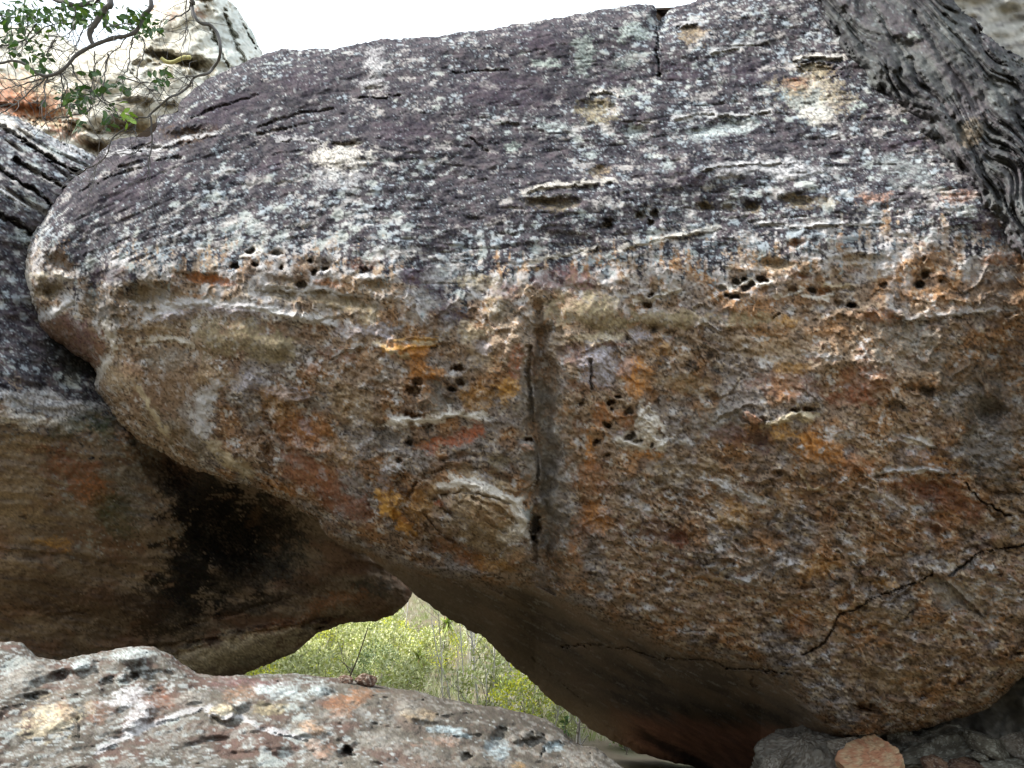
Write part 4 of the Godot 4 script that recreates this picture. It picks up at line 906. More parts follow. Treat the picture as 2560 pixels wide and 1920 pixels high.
func left_boulder() -> Rock:
	var R := Rock.new()
	R.kind = 1
	R.x0 = -420; R.x1 = 1100; R.y0 = 200; R.y1 = 1840
	R.step = 3.6
	R.outline = PackedVector2Array([Vector2(-400, 215), Vector2(-100, 262), Vector2(0, 286), Vector2(40, 296), Vector2(120, 335), Vector2(245, 395), Vector2(420, 560), Vector2(700, 950), Vector2(950, 1360), Vector2(1034, 1474), Vector2(1012, 1515), Vector2(985, 1538), Vector2(950, 1548), Vector2(915, 1556), Vector2(850, 1560), Vector2(800, 1582), Vector2(735, 1632), Vector2(690, 1652), Vector2(610, 1684), Vector2(590, 1694), Vector2(540, 1740), Vector2(300, 1820), Vector2(-400, 1830)])
	R.cols = PackedFloat32Array([-420, 0, 350, 700, 1100])
	R.rows = PackedFloat32Array([200, 450, 700, 1000, 1150, 1400, 1600, 1840])
	R.vals = PackedFloat32Array([
		8.6, 8.9, 9.4, 9.8, 10.2,
		7.2, 7.7, 8.5, 9.2, 9.9,
		6.6, 7.3, 8.6, 9.2, 9.8,
		6.1, 6.6, 7.9, 8.7, 9.5,
		6.4, 6.9, 7.7, 8.5, 9.3,
		7.1, 7.6, 8.5, 9.2, 9.6,
		7.8, 8.4, 9.4, 10.0, 10.0,
		8.4, 9.0, 10.4, 11.2, 11.0])
	R.edge_wide = 70.0
	R.edge_deep = 0.5
	R.edge_rough = 5.0
	R.thick = 2.2
	R.spots = [
		[120, 1010, 190, 34, 8, 0.06, 0, "chalk", 0.7], [60, 1050, 150, 24, 6, 0.03, 0, "white", 0.75], [40, 1110, 120, 40, 0, 0, 0, "tan", 0.55], [180, 1180, 110, 60, 30, 0, 0, "redbrown", 0.75], [230, 1230, 60, 50, 0, 0, 0, "rust", 0.5], [150, 1080, 60, 26, -20, 0, 0, "moss", 0.5], [230, 1050, 50, 40, 0, 0, 0, "moss", 0.6], [270, 1080, 26, 40, 20, 0, 0, "moss", 0.6],
		[30, 1230, 120, 80, 0, 0, 0, "tan", 0.45], [70, 1300, 90, 30, 0, 0, 0, "tan", 0.5], [130, 1360, 60, 18, 3, 0, 0, "amber", 0.55], [280, 1120, 36, 26, 30, 0, 0, "grey", 0.75], [265, 1185, 26, 14, 10, 0, 0, "grey", 0.7], [320, 1195, 40, 50, 0, 0, 0, "grey", 0.6], [340, 1260, 50, 70, 0, 0, 0, "grey", 0.45], [300, 1290, 60, 60, 20, 0, 0, "moss", 0.55], [260, 1260, 40, 40, 0, 0, 0, "moss", 0.5],
		[640, 1330, 210, 130, 28, -0.75, 0, "", 0], [420, 1160, 110, 60, 40, -0.4, 0, "", 0], [600, 1632, 230, 56, -15, 0.22, 2, "", 0],
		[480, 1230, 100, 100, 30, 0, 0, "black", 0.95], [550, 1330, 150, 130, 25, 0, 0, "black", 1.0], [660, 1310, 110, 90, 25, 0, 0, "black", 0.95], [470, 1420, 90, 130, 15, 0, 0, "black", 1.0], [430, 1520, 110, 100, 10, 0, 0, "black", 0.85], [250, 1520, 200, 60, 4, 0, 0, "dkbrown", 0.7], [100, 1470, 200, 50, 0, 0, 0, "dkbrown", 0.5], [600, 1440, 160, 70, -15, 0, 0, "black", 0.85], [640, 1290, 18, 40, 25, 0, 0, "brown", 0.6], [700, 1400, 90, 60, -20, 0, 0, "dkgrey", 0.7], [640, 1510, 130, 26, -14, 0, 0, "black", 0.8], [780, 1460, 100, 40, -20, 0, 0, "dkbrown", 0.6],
		[930, 1470, 66, 26, 10, 0, 0, "dkgrey", 0.85], [840, 1500, 90, 26, -12, 0, 0, "rust", 0.5], [960, 1530, 46, 18, -30, 0.05, 0, "brown", 0.6], [860, 1530, 90, 18, -4, 0, 0, "tan", 0.45], [620, 1610, 170, 56, -18, 0.35, 5, "", 0], [610, 1620, 190, 52, -16, 0.10, 0, "cream", 0.8], [470, 1650, 120, 40, -10, 0.06, 0, "cream", 0.7], [700, 1560, 110, 20, -14, 0, 0, "rust", 0.45], [620, 1650, 40, 16, -20, 0, 0, "grey", 0.5],  # cream on the tan lip stands for light from the gap and ground
		[250, 840, 110, 150, -25, 0, 0, "black", 0.95], [180, 900, 80, 60, 20, 0, 0, "black", 0.95], [60, 780, 60, 80, 0, 0, 0, "purple", 0.35], [340, 1060, 60, 60, 40, 0, 0, "black", 0.8], [120, 560, 60, 60, 0, 0, 0, "black", 0.4],  # black along the gap to the leaning boulder is painted shade
		[140, 940, 16, 14, 0, 0, 0, "lichen", 0.7], [60, 590, 40, 20, 20, 0, 0, "lichen", 0.6], [20, 310, 70, 14, 27, 0, 0, "white", 0.8], [55, 1293, 10, 6, -10, -0.1, 1, "", 0], [120, 1237, 16, 3, -8, -0.08, 1, "", 0], [160, 370, 60, 20, 27, 0, 0, "chalk", 0.5],
	]
	R.strokes = [
		[0, 9, -0.28, "", 0, -100, 250, 0, 318, 60, 352, 130, 400, 205, 442], [0, 7, -0.22, "", 0, 40, 400, 90, 432, 150, 462, 180, 480], [0, 7, -0.2, "", 0, -20, 412, 40, 450, 100, 490, 140, 520], [0, 6, -0.15, "", 0, 0, 540, 60, 570, 110, 600], [1, 8, 0.06, "chalk", 0.5, -100, 460, 0, 476, 60, 510, 120, 540], [0, 6, -0.12, "", 0, 40, 300, 100, 330, 160, 365, 220, 400],
		[1, 10, 0.08, "", 0, -100, 1360, 0, 1372, 120, 1380, 200, 1385, 330, 1420, 440, 1430], [1, 8, 0.05, "", 0, 0, 1540, 100, 1536, 240, 1520, 330, 1530], [1, 12, 0.14, "", 0, 380, 1612, 470, 1600, 560, 1588, 640, 1578, 700, 1568, 790, 1548, 860, 1536], [1, 9, 0.08, "", 0, 800, 1478, 860, 1480, 920, 1500, 950, 1520], [0, 5, -0.05, "", 0, 470, 1560, 600, 1530, 740, 1490],
	]
	return R


func front_ledge() -> Rock:
	var R := Rock.new()
	R.kind = 2
	R.x0 = -500; R.x1 = 2300; R.y0 = 1560; R.y1 = 2760
	R.step = 3.6
	R.outline = PackedVector2Array([Vector2(-500, 1620), Vector2(-200, 1600), Vector2(0, 1602), Vector2(50, 1606), Vector2(90, 1640), Vector2(150, 1650), Vector2(210, 1637), Vector2(240, 1632), Vector2(290, 1622), Vector2(330, 1614), Vector2(385, 1618), Vector2(430, 1636), Vector2(455, 1660), Vector2(500, 1684), Vector2(560, 1692), Vector2(640, 1687), Vector2(700, 1684), Vector2(760, 1686), Vector2(850, 1696), Vector2(930, 1710), Vector2(1000, 1722), Vector2(1060, 1730), Vector2(1110, 1746), Vector2(1180, 1760), Vector2(1250, 1770), Vector2(1310, 1780), Vector2(1370, 1802), Vector2(1410, 1830), Vector2(1440, 1858), Vector2(1462, 1866), Vector2(1490, 1866), Vector2(1520, 1888), Vector2(1560, 1922), Vector2(1700, 2030), Vector2(1900, 2160), Vector2(2250, 2400), Vector2(2250, 2740), Vector2(-500, 2740)])
	R.cols = PackedFloat32Array([-500, 200, 900, 1500, 2300])
	R.rows = PackedFloat32Array([1560, 1660, 1760, 1920, 2300, 2760])
	R.vals = PackedFloat32Array([
		4.9, 4.9, 5.3, 5.6, 5.8,
		4.5, 4.6, 5.0, 5.4, 5.6,
		3.9, 4.05, 4.4, 4.8, 5.2,
		3.3, 3.4, 3.7, 4.2, 4.6,
		2.6, 2.7, 2.9, 3.4, 3.8,
		2.1, 2.2, 2.3, 2.7, 3.0])
	R.edge_wide = 40.0
	R.edge_deep = 0.35
	R.edge_rough = 3.5
	R.thick = 0.8
	R.spots = [
		[60, 1690, 70, 40, -30, 0.10, 0, "grey", 0.6], [200, 1665, 40, 22, -20, 0.09, 0, "lichen", 0.7], [330, 1640, 60, 26, 0, 0.12, 0, "lichen", 0.6], [150, 1690, 40, 20, -30, -0.1, 0, "", 0], [90, 1745, 80, 22, -15, -0.08, 0, "", 0], [275, 1720, 26, 24, 0, -0.08, 1, "dkgrey", 0.5], [245, 1665, 14, 20, 0, -0.09, 1, "", 0], [340, 1690, 14, 16, 0, -0.08, 1, "", 0], [305, 1690, 10, 14, 20, 0.05, 2, "chalk", 0.5], [320, 1740, 70, 30, -20, 0.05, 0, "chalk", 0.6], [130, 1800, 90, 50, -15, 0.05, 0, "cream", 0.5], [160, 1770, 30, 40, -20, 0, 0, "rust", 0.24], [400, 1740, 40, 34, 0, -0.06, 0, "redbrown", 0.42], [480, 1745, 50, 20, -5, 0.05, 0, "grey", 0.7], [340, 1800, 50, 26, -30, 0.06, 0, "chalk", 0.6], [250, 1790, 40, 40, 0, 0, 0, "redbrown", 0.30],
		[560, 1780, 30, 24, 0, 0.10, 2, "cream", 0.55], [560, 1812, 24, 16, 0, 0.04, 0, "grey", 0.6], [655, 1725, 26, 14, 0, 0.02, 0, "lichen", 0.7], [600, 1740, 50, 26, -10, 0, 0, "rust", 0.24], [700, 1725, 60, 20, -10, 0.02, 0, "lichen", 0.65], [800, 1725, 40, 22, 0, 0, 0, "lichen", 0.65], [670, 1770, 60, 20, 0, 0, 0, "olive", 0.7], [850, 1760, 50, 30, 0, 0, 0, "rust", 0.30], [640, 1705, 80, 10, 0, 0, 0, "plum", 0.5], [560, 1705, 60, 18, 0, 0, 0, "plum", 0.4], [740, 1742, 40, 16, 0, 0, 0, "lichen", 0.6], [900, 1735, 40, 18, 0, 0, 0, "rust", 0.30], [600, 1760, 26, 16, -20, 0.05, 0, "lichen", 0.6],
		[770, 1830, 50, 34, 0, 0.08, 0, "grey", 0.6], [780, 1818, 30, 14, 10, 0, 0, "orange", 0.24], [865, 1884, 24, 15, 10, -0.2, 1, "", 0], [1165, 1895, 14, 10, 0, -0.08, 1, "", 0], [800, 1870, 40, 24, 20, 0.05, 0, "pink", 0.18], [630, 1815, 34, 20, 0, 0.06, 0, "grey", 0.5], [1050, 1790, 60, 20, 0, 0.06, 0, "tan", 0.4], [1130, 1830, 80, 14, 12, 0, 0, "bluegrey", 0.6], [1250, 1835, 26, 16, -30, -0.09, 1, "dkgrey", 0.5], [1330, 1835, 22, 14, 0, 0.08, 2, "dkgrey", 0.5], [1290, 1845, 18, 12, 0, 0.05, 0, "grey", 0.5], [1335, 1848, 30, 16, -10, -0.07, 1, "grey", 0.5], [1390, 1862, 30, 16, 0, -0.08, 1, "bluegrey", 0.6], [1240, 1870, 40, 26, 0, -0.05, 0, "bluegrey", 0.5], [1300, 1915, 30, 12, 0, 0, 0, "amber", 0.18], [1020, 1770, 36, 26, 0, 0.05, 0, "grey", 0.5], [1100, 1855, 80, 14, 0, 0, 0, "pink", 0.15], [950, 1850, 60, 26, 0, 0.04, 0, "grey", 0.5],
	]
	R.strokes = [
		[1, 9, 0.03, "", 0, 930, 1810, 1040, 1820, 1120, 1838, 1200, 1830], [1, 8, 0.03, "", 0, 1060, 1775, 1120, 1786, 1180, 1780], [0, 5, -0.03, "", 0, 930, 1740, 1000, 1752, 1060, 1748], [1, 9, 0.035, "chalk", 0.5, 520, 1790, 600, 1800, 680, 1830, 760, 1850], [0, 6, -0.03, "", 0, 60, 1740, 120, 1755, 200, 1740], [1, 9, 0.03, "", 0, 0, 1770, 80, 1750, 160, 1740, 210, 1755], [1, 9, 0.03, "chalk", 0.5, 240, 1880, 330, 1840, 420, 1800, 520, 1770], [0, 5, -0.03, "", 0, 196, 1800, 200, 1850], [0, 4, -0.03, "", 0, 1352, 1900, 1360, 1870, 1370, 1850], [0, 4, -0.03, "", 0, 1476, 1870, 1480, 1900, 1490, 1920],
	]
	return R


func pale_crag() -> Rock:
	var R := Rock.new()
	R.kind = 3
	R.x0 = -500; R.x1 = 820; R.y0 = -180; R.y1 = 1640
	R.step = 4.5
	R.outline = PackedVector2Array([Vector2(-480, 120), Vector2(-200, 70), Vector2(0, 60), Vector2(120, 70), Vector2(200, 120), Vector2(260, 130), Vector2(340, 90), Vector2(380, 20), Vector2(420, -60), Vector2(520, -70), Vector2(560, -10), Vector2(598, 30), Vector2(618, 55), Vector2(636, 90), Vector2(652, 125), Vector2(664, 160), Vector2(800, 420), Vector2(800, 900), Vector2(640, 1500), Vector2(300, 1620), Vector2(-480, 1620)])
	R.cols = PackedFloat32Array([-500, 0, 300, 560, 820])
	R.rows = PackedFloat32Array([-180, 100, 200, 330, 700, 1640])
	R.vals = PackedFloat32Array([
		16.5, 16.5, 15.8, 15.2, 16.5,
		15.4, 15.2, 14.6, 14.0, 15.6,
		14.6, 14.2, 13.6, 13.6, 15.0,
		13.8, 13.4, 13.3, 13.4, 14.6,
		13.5, 13.2, 13.2, 13.4, 14.2,
		15.0, 15.0, 15.0, 15.0, 15.5])
	R.edge_wide = 60.0
	R.edge_deep = 1.0
	R.edge_rough = 4.0
	R.thick = 3.0
	R.spots = [
		[430, 150, 80, 20, 15, -0.7, 3, "olive", 0.9], [500, 165, 40, 26, 20, -0.5, 3, "drab", 0.8], [430, 150, 90, 30, 15, 0.4, 5, "", 0], [50, 245, 140, 60, 10, 0, 0, "pink", 1.0], [10, 255, 100, 44, 0, 0, 0, "red", 0.5], [30, 215, 120, 30, 8, 0, 0, "pink", 0.6], [180, 330, 60, 26, 20, 0, 0, "red", 0.4], [100, 290, 70, 30, 10, -0.4, 3, "rust", 0.85], [160, 320, 60, 24, 20, 0, 0, "redbrown", 0.85], [60, 240, 40, 16, 0, 0, 0, "rust", 0.6], [110, 250, 34, 16, 5, 0, 0, "brown", 0.7], [65, 300, 30, 8, 20, -0.3, 1, "redbrown", 0.7],
		[310, 320, 90, 26, 0, -0.5, 0, "tan", 0.8], [340, 270, 60, 30, 0, 0, 0, "drab", 0.55], [380, 20, 14, 14, 0, 0, 0, "redbrown", 0.8], [430, 40, 30, 10, 0, 0, 0, "redbrown", 0.6], [500, 40, 26, 14, 30, 0, 0, "redbrown", 0.75], [520, 30, 26, 30, 0, -0.2, 0, "tan", 0.5], [510, 0, 26, 8, 0, -0.3, 0, "tan", 0.7], [570, 90, 50, 70, 15, 0, 0, "lichen", 0.5], [630, 90, 16, 24, 10, 0, 0, "mint", 0.7], [260, 150, 60, 26, 0, 0, 0, "drab", 0.5], [200, 200, 60, 20, 10, -0.2, 3, "drab", 0.5],
		[245, 368, 40, 22, 10, -0.35, 0, "brown", 0.8], [225, 342, 50, 12, 12, 0.2, 0, "white", 0.8], [90, 215, 120, 26, 8, 0, 0, "cream", 0.6],
	]
	R.strokes = [
		[1, 12, 0.35, "", 0, 330, 150, 380, 150, 440, 145, 500, 170, 530, 200], [1, 10, 0.3, "white", 0.5, 300, 250, 340, 246, 400, 256, 440, 262], [0, 6, -0.25, "", 0, 560, 30, 580, 80, 600, 130, 620, 180], [0, 5, -0.2, "", 0, 520, 60, 545, 110, 570, 170], [0, 5, -0.2, "", 0, 590, 20, 610, 70, 640, 120], [1, 10, 0.3, "cream", 0.6, 80, 308, 140, 312, 200, 330], [1, 10, 0.3, "", 0, 90, 290, 200, 310, 260, 330], [1, 10, 0.3, "", 0, 0, 258, 60, 262, 100, 256],
	]
	return R


func ridged_slab() -> Rock:
	var R := Rock.new()
	R.kind = 4
	R.x0 = 1980; R.x1 = 3400; R.y0 = -160; R.y1 = 2300
	R.step = 4.0
	R.outline = PackedVector2Array([Vector2(2010, -140), Vector2(2040, -20), Vector2(2066, 70), Vector2(2130, 160), Vector2(2240, 265), Vector2(2330, 368), Vector2(2400, 455), Vector2(2470, 540), Vector2(2540, 625), Vector2(2640, 760), Vector2(2800, 1100), Vector2(2900, 1600), Vector2(2960, 2280), Vector2(3380, 2280), Vector2(3380, 900), Vector2(2900, 420), Vector2(2660, 240), Vector2(2580, 180), Vector2(2530, 132), Vector2(2450, 72), Vector2(2390, 6), Vector2(2360, -40), Vector2(2340, -140)])
	R.cols = PackedFloat32Array([1980, 2250, 2500, 2750, 3400])
	R.rows = PackedFloat32Array([-160, 100, 300, 600, 1000, 2300])
	R.vals = PackedFloat32Array([
		8.2, 7.55, 7.3, 7.5, 8.4,
		7.25, 6.75, 6.5, 6.7, 7.8,
		6.75, 6.25, 5.95, 5.95, 7.2,
		6.2, 5.85, 5.5, 5.2, 6.4,
		6.0, 5.6, 5.3, 5.0, 6.0,
		6.4, 6.2, 6.0, 5.6, 6.2])
	R.edge_wide = 70.0
	R.edge_deep = 0.40
	R.edge_rough = 14.0
	R.thick = 1.2
	R.spots = [[2270, 110, 40, 26, 0, -0.1, 0, "dkgrey", 0.4], [2290, 90, 26, 16, 0, 0.06, 0, "mint", 0.4], [2430, 330, 30, 40, 30, 0, 0, "tan", 0.3]]
	R.strokes = [
		[0, 17, -0.07, "", 0, 2190, 20, 2240, 110, 2330, 230, 2400, 320, 2450, 400, 2500, 500], [0, 17, -0.07, "", 0, 2290, 30, 2350, 130, 2430, 240, 2500, 350, 2560, 440], [0, 16, -0.07, "", 0, 2360, 40, 2420, 120, 2490, 220, 2560, 320], [0, 16, -0.07, "", 0, 2110, 30, 2160, 120, 2240, 190, 2310, 270, 2370, 360, 2430, 440, 2520, 560], [0, 15, -0.07, "", 0, 2430, 80, 2500, 170, 2570, 250], [0, 15, -0.07, "", 0, 2250, 180, 2290, 250, 2350, 300], [0, 15, -0.07, "", 0, 2420, 350, 2460, 440, 2530, 530, 2600, 620],
	]
	return R


func far_crag() -> Rock:
	var R := Rock.new()
	R.kind = 5
	R.x0 = 2240; R.x1 = 3300; R.y0 = -300; R.y1 = 1500
	R.step = 7.0
	R.outline = PackedVector2Array([Vector2(2260, -280), Vector2(3280, -280), Vector2(3280, 1480), Vector2(2900, 1480), Vector2(2600, 600), Vector2(2300, 200)])
	R.cols = PackedFloat32Array([2240, 2600, 3300])
	R.rows = PackedFloat32Array([-300, 300, 1500])
	R.vals = PackedFloat32Array([9.6, 9.4, 9.6, 9.0, 8.8, 9.0, 9.4, 9.2, 9.4])
	R.thick = 2.0
	R.spots = []
	R.strokes = []
	return R


func blocking_bedrock() -> Rock:  # added mound blocks light behind the stones; its right end is real rock
	var R := Rock.new()
	R.kind = 6
	R.x0 = 1780; R.x1 = 3200; R.y0 = 1560; R.y1 = 2500
	R.step = 5.0
	R.outline = PackedVector2Array([Vector2(1800, 2480), Vector2(1880, 2050), Vector2(2000, 1880), Vector2(2120, 1800), Vector2(2400, 1740), Vector2(2470, 1690), Vector2(2600, 1600), Vector2(3180, 1580), Vector2(3180, 2480)])
	R.cols = PackedFloat32Array([1780, 2200, 2450, 2700, 3200])
	R.rows = PackedFloat32Array([1560, 1800, 2000, 2500])
	R.vals = PackedFloat32Array([9.0, 8.8, 8.0, 7.4, 7.2, 8.6, 8.4, 7.6, 6.9, 6.8, 8.2, 8.0, 7.4, 6.6, 6.4, 6.4, 6.2, 5.8, 5.2, 5.2])
	R.edge_wide = 50.0
	R.edge_deep = 0.3
	R.thick = 1.0
	return R


func hill_cliff() -> Rock:
	var R := Rock.new()
	R.kind = 7
	R.x0 = 860; R.x1 = 1420; R.y0 = 1400; R.y1 = 1720
	R.step = 3.0
	R.outline = PackedVector2Array([Vector2(880, 1600), Vector2(930, 1550), Vector2(970, 1535), Vector2(1060, 1528), Vector2(1140, 1540), Vector2(1220, 1560), Vector2(1300, 1590), Vector2(1400, 1640), Vector2(1400, 1700), Vector2(880, 1700)])
	R.cols = PackedFloat32Array([860, 1150, 1420])
	R.rows = PackedFloat32Array([1400, 1560, 1720])
	R.vals = PackedFloat32Array([49, 48, 50, 47, 46, 48, 45, 44, 46])
	R.edge_wide = 14.0
	R.edge_deep = 0.8
	R.edge_rough = 5.0
	R.thick = 2.0
	return R


# ---------------------------------------------------------------- small meshes

class Buf:
	var V := PackedVector3Array()
	var N := PackedVector3Array()
	var C := PackedColorArray()
	var I := PackedInt32Array()

	func tube(pts: PackedVector3Array, r0: float, r1: float, sides: int, color: Color, wob := 0.0, rng: RandomNumberGenerator = null) -> void:
		var n := pts.size()
		var side := Vector3.ZERO
		var base := V.size()
		for k in n:
			var dir := (pts[mini(k + 1, n - 1)] - pts[maxi(k - 1, 0)]).normalized()
			if side == Vector3.ZERO: side = dir.cross(Vector3(0.31, 0.2, 0.93)).normalized()
			side = (side - dir * side.dot(dir)).normalized()
			var other := dir.cross(side)
			var r := lerpf(r0, r1, float(k) / (n - 1))
			if rng and wob > 0.0: r *= 1.0 + rng.randf_range(-wob, wob)
			for s in sides:
				var a := TAU * s / sides
				var q := side * cos(a) + other * sin(a)
				V.append(pts[k] + q * r)
				N.append(q)
				var t := 1.0 if rng == null else rng.randf_range(0.8, 1.2)
				C.append(Color(color.r * t, color.g * t, color.b * t))
		for k in n - 1:
			for s in sides:
				var a := base + k * sides + s
				var b := base + k * sides + (s + 1) % sides
				I.append_array([a, a + sides, b + sides, a, b + sides, b])
		var tip := V.size()
		V.append(pts[n - 1] + (pts[n - 1] - pts[n - 2]).normalized() * r1 * 0.6)
		N.append((pts[n - 1] - pts[n - 2]).normalized())
		C.append(color)
		for s in sides:
			I.append_array([base + (n - 1) * sides + s, tip, base + (n - 1) * sides + (s + 1) % sides])

	func leaf(at: Vector3, dir: Vector3, face: Vector3, long: float, wide: float, color: Color) -> void:
		var side := dir.cross(face).normalized() * wide * 0.5
		var up := side.cross(dir).normalized()
		var b := V.size()
		for p in [at, at + dir * long * 0.45 + side + up * wide * 0.12, at + dir * long, at + dir * long * 0.45 - side + up * wide * 0.12]:
			V.append(p)
			N.append(up)
			C.append(color)
		I.append_array([b, b + 2, b + 1, b, b + 3, b + 2])

	func done(faceted := false) -> ArrayMesh:
		var arr := []
		arr.resize(Mesh.ARRAY_MAX)
		arr[Mesh.ARRAY_VERTEX] = V
		if not faceted: arr[Mesh.ARRAY_NORMAL] = N
		arr[Mesh.ARRAY_COLOR] = C
		arr[Mesh.ARRAY_INDEX] = I
		var m := ArrayMesh.new()
		m.add_surface_from_arrays(Mesh.PRIMITIVE_TRIANGLES, arr)
		return m


func smooth_path(pts: PackedVector3Array, per: int) -> PackedVector3Array:
	var out := PackedVector3Array()
	var n := pts.size()
	for k in n - 1:
		for s in per:
			out.append(pts[k].cubic_interpolate(pts[k + 1], pts[maxi(k - 1, 0)], pts[mini(k + 2, n - 1)], float(s) / per))
	out.append(pts[n - 1])
	return out


func rand_dir(rng: RandomNumberGenerator) -> Vector3:
	return Vector3(rng.randfn(), rng.randfn(), rng.randfn()).normalized()


func leaf_material(called: String) -> StandardMaterial3D:
	var m := StandardMaterial3D.new()
	m.resource_name = called
	m.vertex_color_use_as_albedo = true
	m.roughness = 0.55
	m.cull_mode = BaseMaterial3D.CULL_DISABLED
	m.backlight_enabled = true
	m.backlight = Color(0.55, 0.6, 0.3)
	return m


func bark_material(called: String) -> StandardMaterial3D:
	var m := StandardMaterial3D.new()
	m.resource_name = called
	m.vertex_color_use_as_albedo = true
	m.roughness = 0.9
	return m


# ---------------------------------------------------------------- the ground and the hillside beyond

func ground_y(x: float, z: float) -> float:
	var d := -z
	var y := 0.0
	y -= 0.6 * smoothstep(9.0, 12.5, d)
	y += 0.078 * maxf(0.0, d - 13.0) + 0.22 * maxf(0.0, d - 52.0) * (1.0 - 0.5 * smoothstep(90.0, 180.0, d))
	y += 0.34 * maxf(0.0, z - 5.0) * (1.0 - 0.75 * smoothstep(14.0, 40.0, z))   # unseen bank added behind the camera to hold back low sky light
	y += 0.30 * n3.get_noise_2d(x * 0.12, z * 0.12) * smoothstep(9.0, 18.0, absf(d) + absf(x) * 0.5)
	return y + 0.05 * n3.get_noise_2d(x * 0.9, z * 0.9)


func ground_mesh() -> ArrayMesh:
	var b := Buf.new()
	var xs := PackedFloat32Array()
	var k := -110
	while k <= 110:
		xs.append(signf(k) * (absf(k) * 0.32 + pow(absf(k) / 30.0, 4.0) * 2.0))
		k += 1
	var n := xs.size()
	for j in n:
		for i in n:
			var x := xs[i] - 3.0
			var z := xs[j] - 22.0
			b.V.append(Vector3(x, ground_y(x, z), z))
			var dx := ground_y(x + 0.2, z) - ground_y(x - 0.2, z)
			var dz := ground_y(x, z + 0.2) - ground_y(x, z - 0.2)
			b.N.append(Vector3(-dx, 0.4, -dz).normalized())
			var m := n3.get_noise_2d(x * 0.7, z * 0.7)
			var f := n3.get_noise_2d(x * 4.0, z * 4.0)
			var c := Color(0.155, 0.122, 0.088).lerp(Color(0.125, 0.122, 0.068), smoothstep(-0.2, 0.4, m))
			c = c.lerp(Color(0.23, 0.20, 0.155), 0.6 * smoothstep(0.1, 0.5, f))
			b.C.append(c)
	for j in n - 1:
		for i in n - 1:
			var a := j * n + i
			b.I.append_array([a, a + 1, a + n + 1, a, a + n + 1, a + n])
	return b.done()


func bush(kind: int, seed_at: int) -> Node3D:
	var rng := RandomNumberGenerator.new()
	rng.seed = seed_at
	var o := thing(["bush", "flowering_bush", "bush"][kind], Vector3.ZERO)
	var wood := Buf.new()
	var crown := Buf.new()
	var h := 1.5
	var clumps := []
	for k in 22:
		var d := rand_dir(rng)
		var r := pow(rng.randf(), 0.4)
		clumps.append([Vector3(d.x * 0.85, 0.85 + d.y * 0.62, d.z * 0.85) * Vector3(r, 1.0, r), rng.randf_range(0.16, 0.34)])
	for k in 9:
		var c: Vector3 = clumps[k][0]
		var foot := Vector3(rng.randf_range(-0.08, 0.08), -0.2, rng.randf_range(-0.08, 0.08))
		wood.tube(smooth_path(PackedVector3Array([foot, foot.lerp(c, 0.35) + rand_dir(rng) * 0.1 + Vector3(0, 0.15, 0), foot.lerp(c, 0.7) + rand_dir(rng) * 0.07, c]), 3), 0.02, 0.006, 5, Color(0.28, 0.25, 0.21), 0.1, rng)
	for cl in clumps:
		var c: Vector3 = cl[0]
		var tone := rng.randf_range(0.7, 1.25)
		for k in 74:
			var d := rand_dir(rng)
			var p: Vector3 = c + d * cl[1] * pow(rng.randf(), 0.45)
			var out := (d * 0.8 + rand_dir(rng) * 0.7 + Vector3(0, 0.35, 0)).normalized()
			var col: Color
			if kind == 0: col = Color(0.25, 0.28, 0.13).lerp(Color(0.45, 0.44, 0.24), rng.randf())
			elif kind == 1: col = Color(0.56, 0.53, 0.06).lerp(Color(0.32, 0.36, 0.13), 1.0 if rng.randf() < 0.45 else 0.0)
			else: col = Color(0.12, 0.16, 0.08).lerp(Color(0.24, 0.27, 0.15), rng.randf())
			col = col * (1.4 * tone * rng.randf_range(0.75, 1.25))
			crown.leaf(p, out, rand_dir(rng), rng.randf_range(0.06, 0.12), rng.randf_range(0.035, 0.06), col)
	obj("stem", wood.done(), mats.bark, o)
	obj("crown", crown.done(), mats.leaf, o)
	return o


func tuft_plant(seed_at: int) -> Node3D:
	var rng := RandomNumberGenerator.new()
	rng.seed = seed_at
	var o := thing("tuft_plant", Vector3.ZERO)
	var stem := Buf.new()
	stem.tube(smooth_path(PackedVector3Array([Vector3(0, -0.2, 0), Vector3(0.03, 0.5, 0), Vector3(-0.02, 0.95, 0.02), Vector3(0.04, 1.35, 0)]), 4), 0.022, 0.014, 6, Color(0.22, 0.19, 0.15), 0.1, rng)
	var b := Buf.new()
	for k in 110:
		var a := rng.randf() * TAU
		var lift := rng.randf_range(-0.4, 1.4)
		var dir := Vector3(cos(a), lift, sin(a)).normalized()
		var p := Vector3(0.04, 1.35 - rng.randf() * 0.12, 0)
		var long := rng.randf_range(0.35, 0.65)
		var c := Color(0.28, 0.37, 0.10).lerp(Color(0.42, 0.45, 0.14), rng.randf())
		if rng.randf() < 0.12: c = Color(0.33, 0.16, 0.07)
		var w := 0.03
		var side := dir.cross(Vector3.UP).normalized() * w
		var base := b.V.size()
		for s in 5:
			var t := s / 4.0
			var q := p + dir * long * t + Vector3(0, -0.35 * long * t * t, 0)
			for e in [-1.0, 1.0]:
				b.V.append(q + side * e * (1.0 - t * 0.85))
				b.N.append(Vector3(0, 1, 0).slerp(dir, 0.2))
				b.C.append(c)
		for s in 4:
			var i := base + s * 2
			b.I.append_array([i, i + 3, i + 1, i, i + 2, i + 3])
	obj("stem", stem.done(), mats.bark, o)
	obj("leaf_tuft", b.done(), mats.leaf, o)
	return o


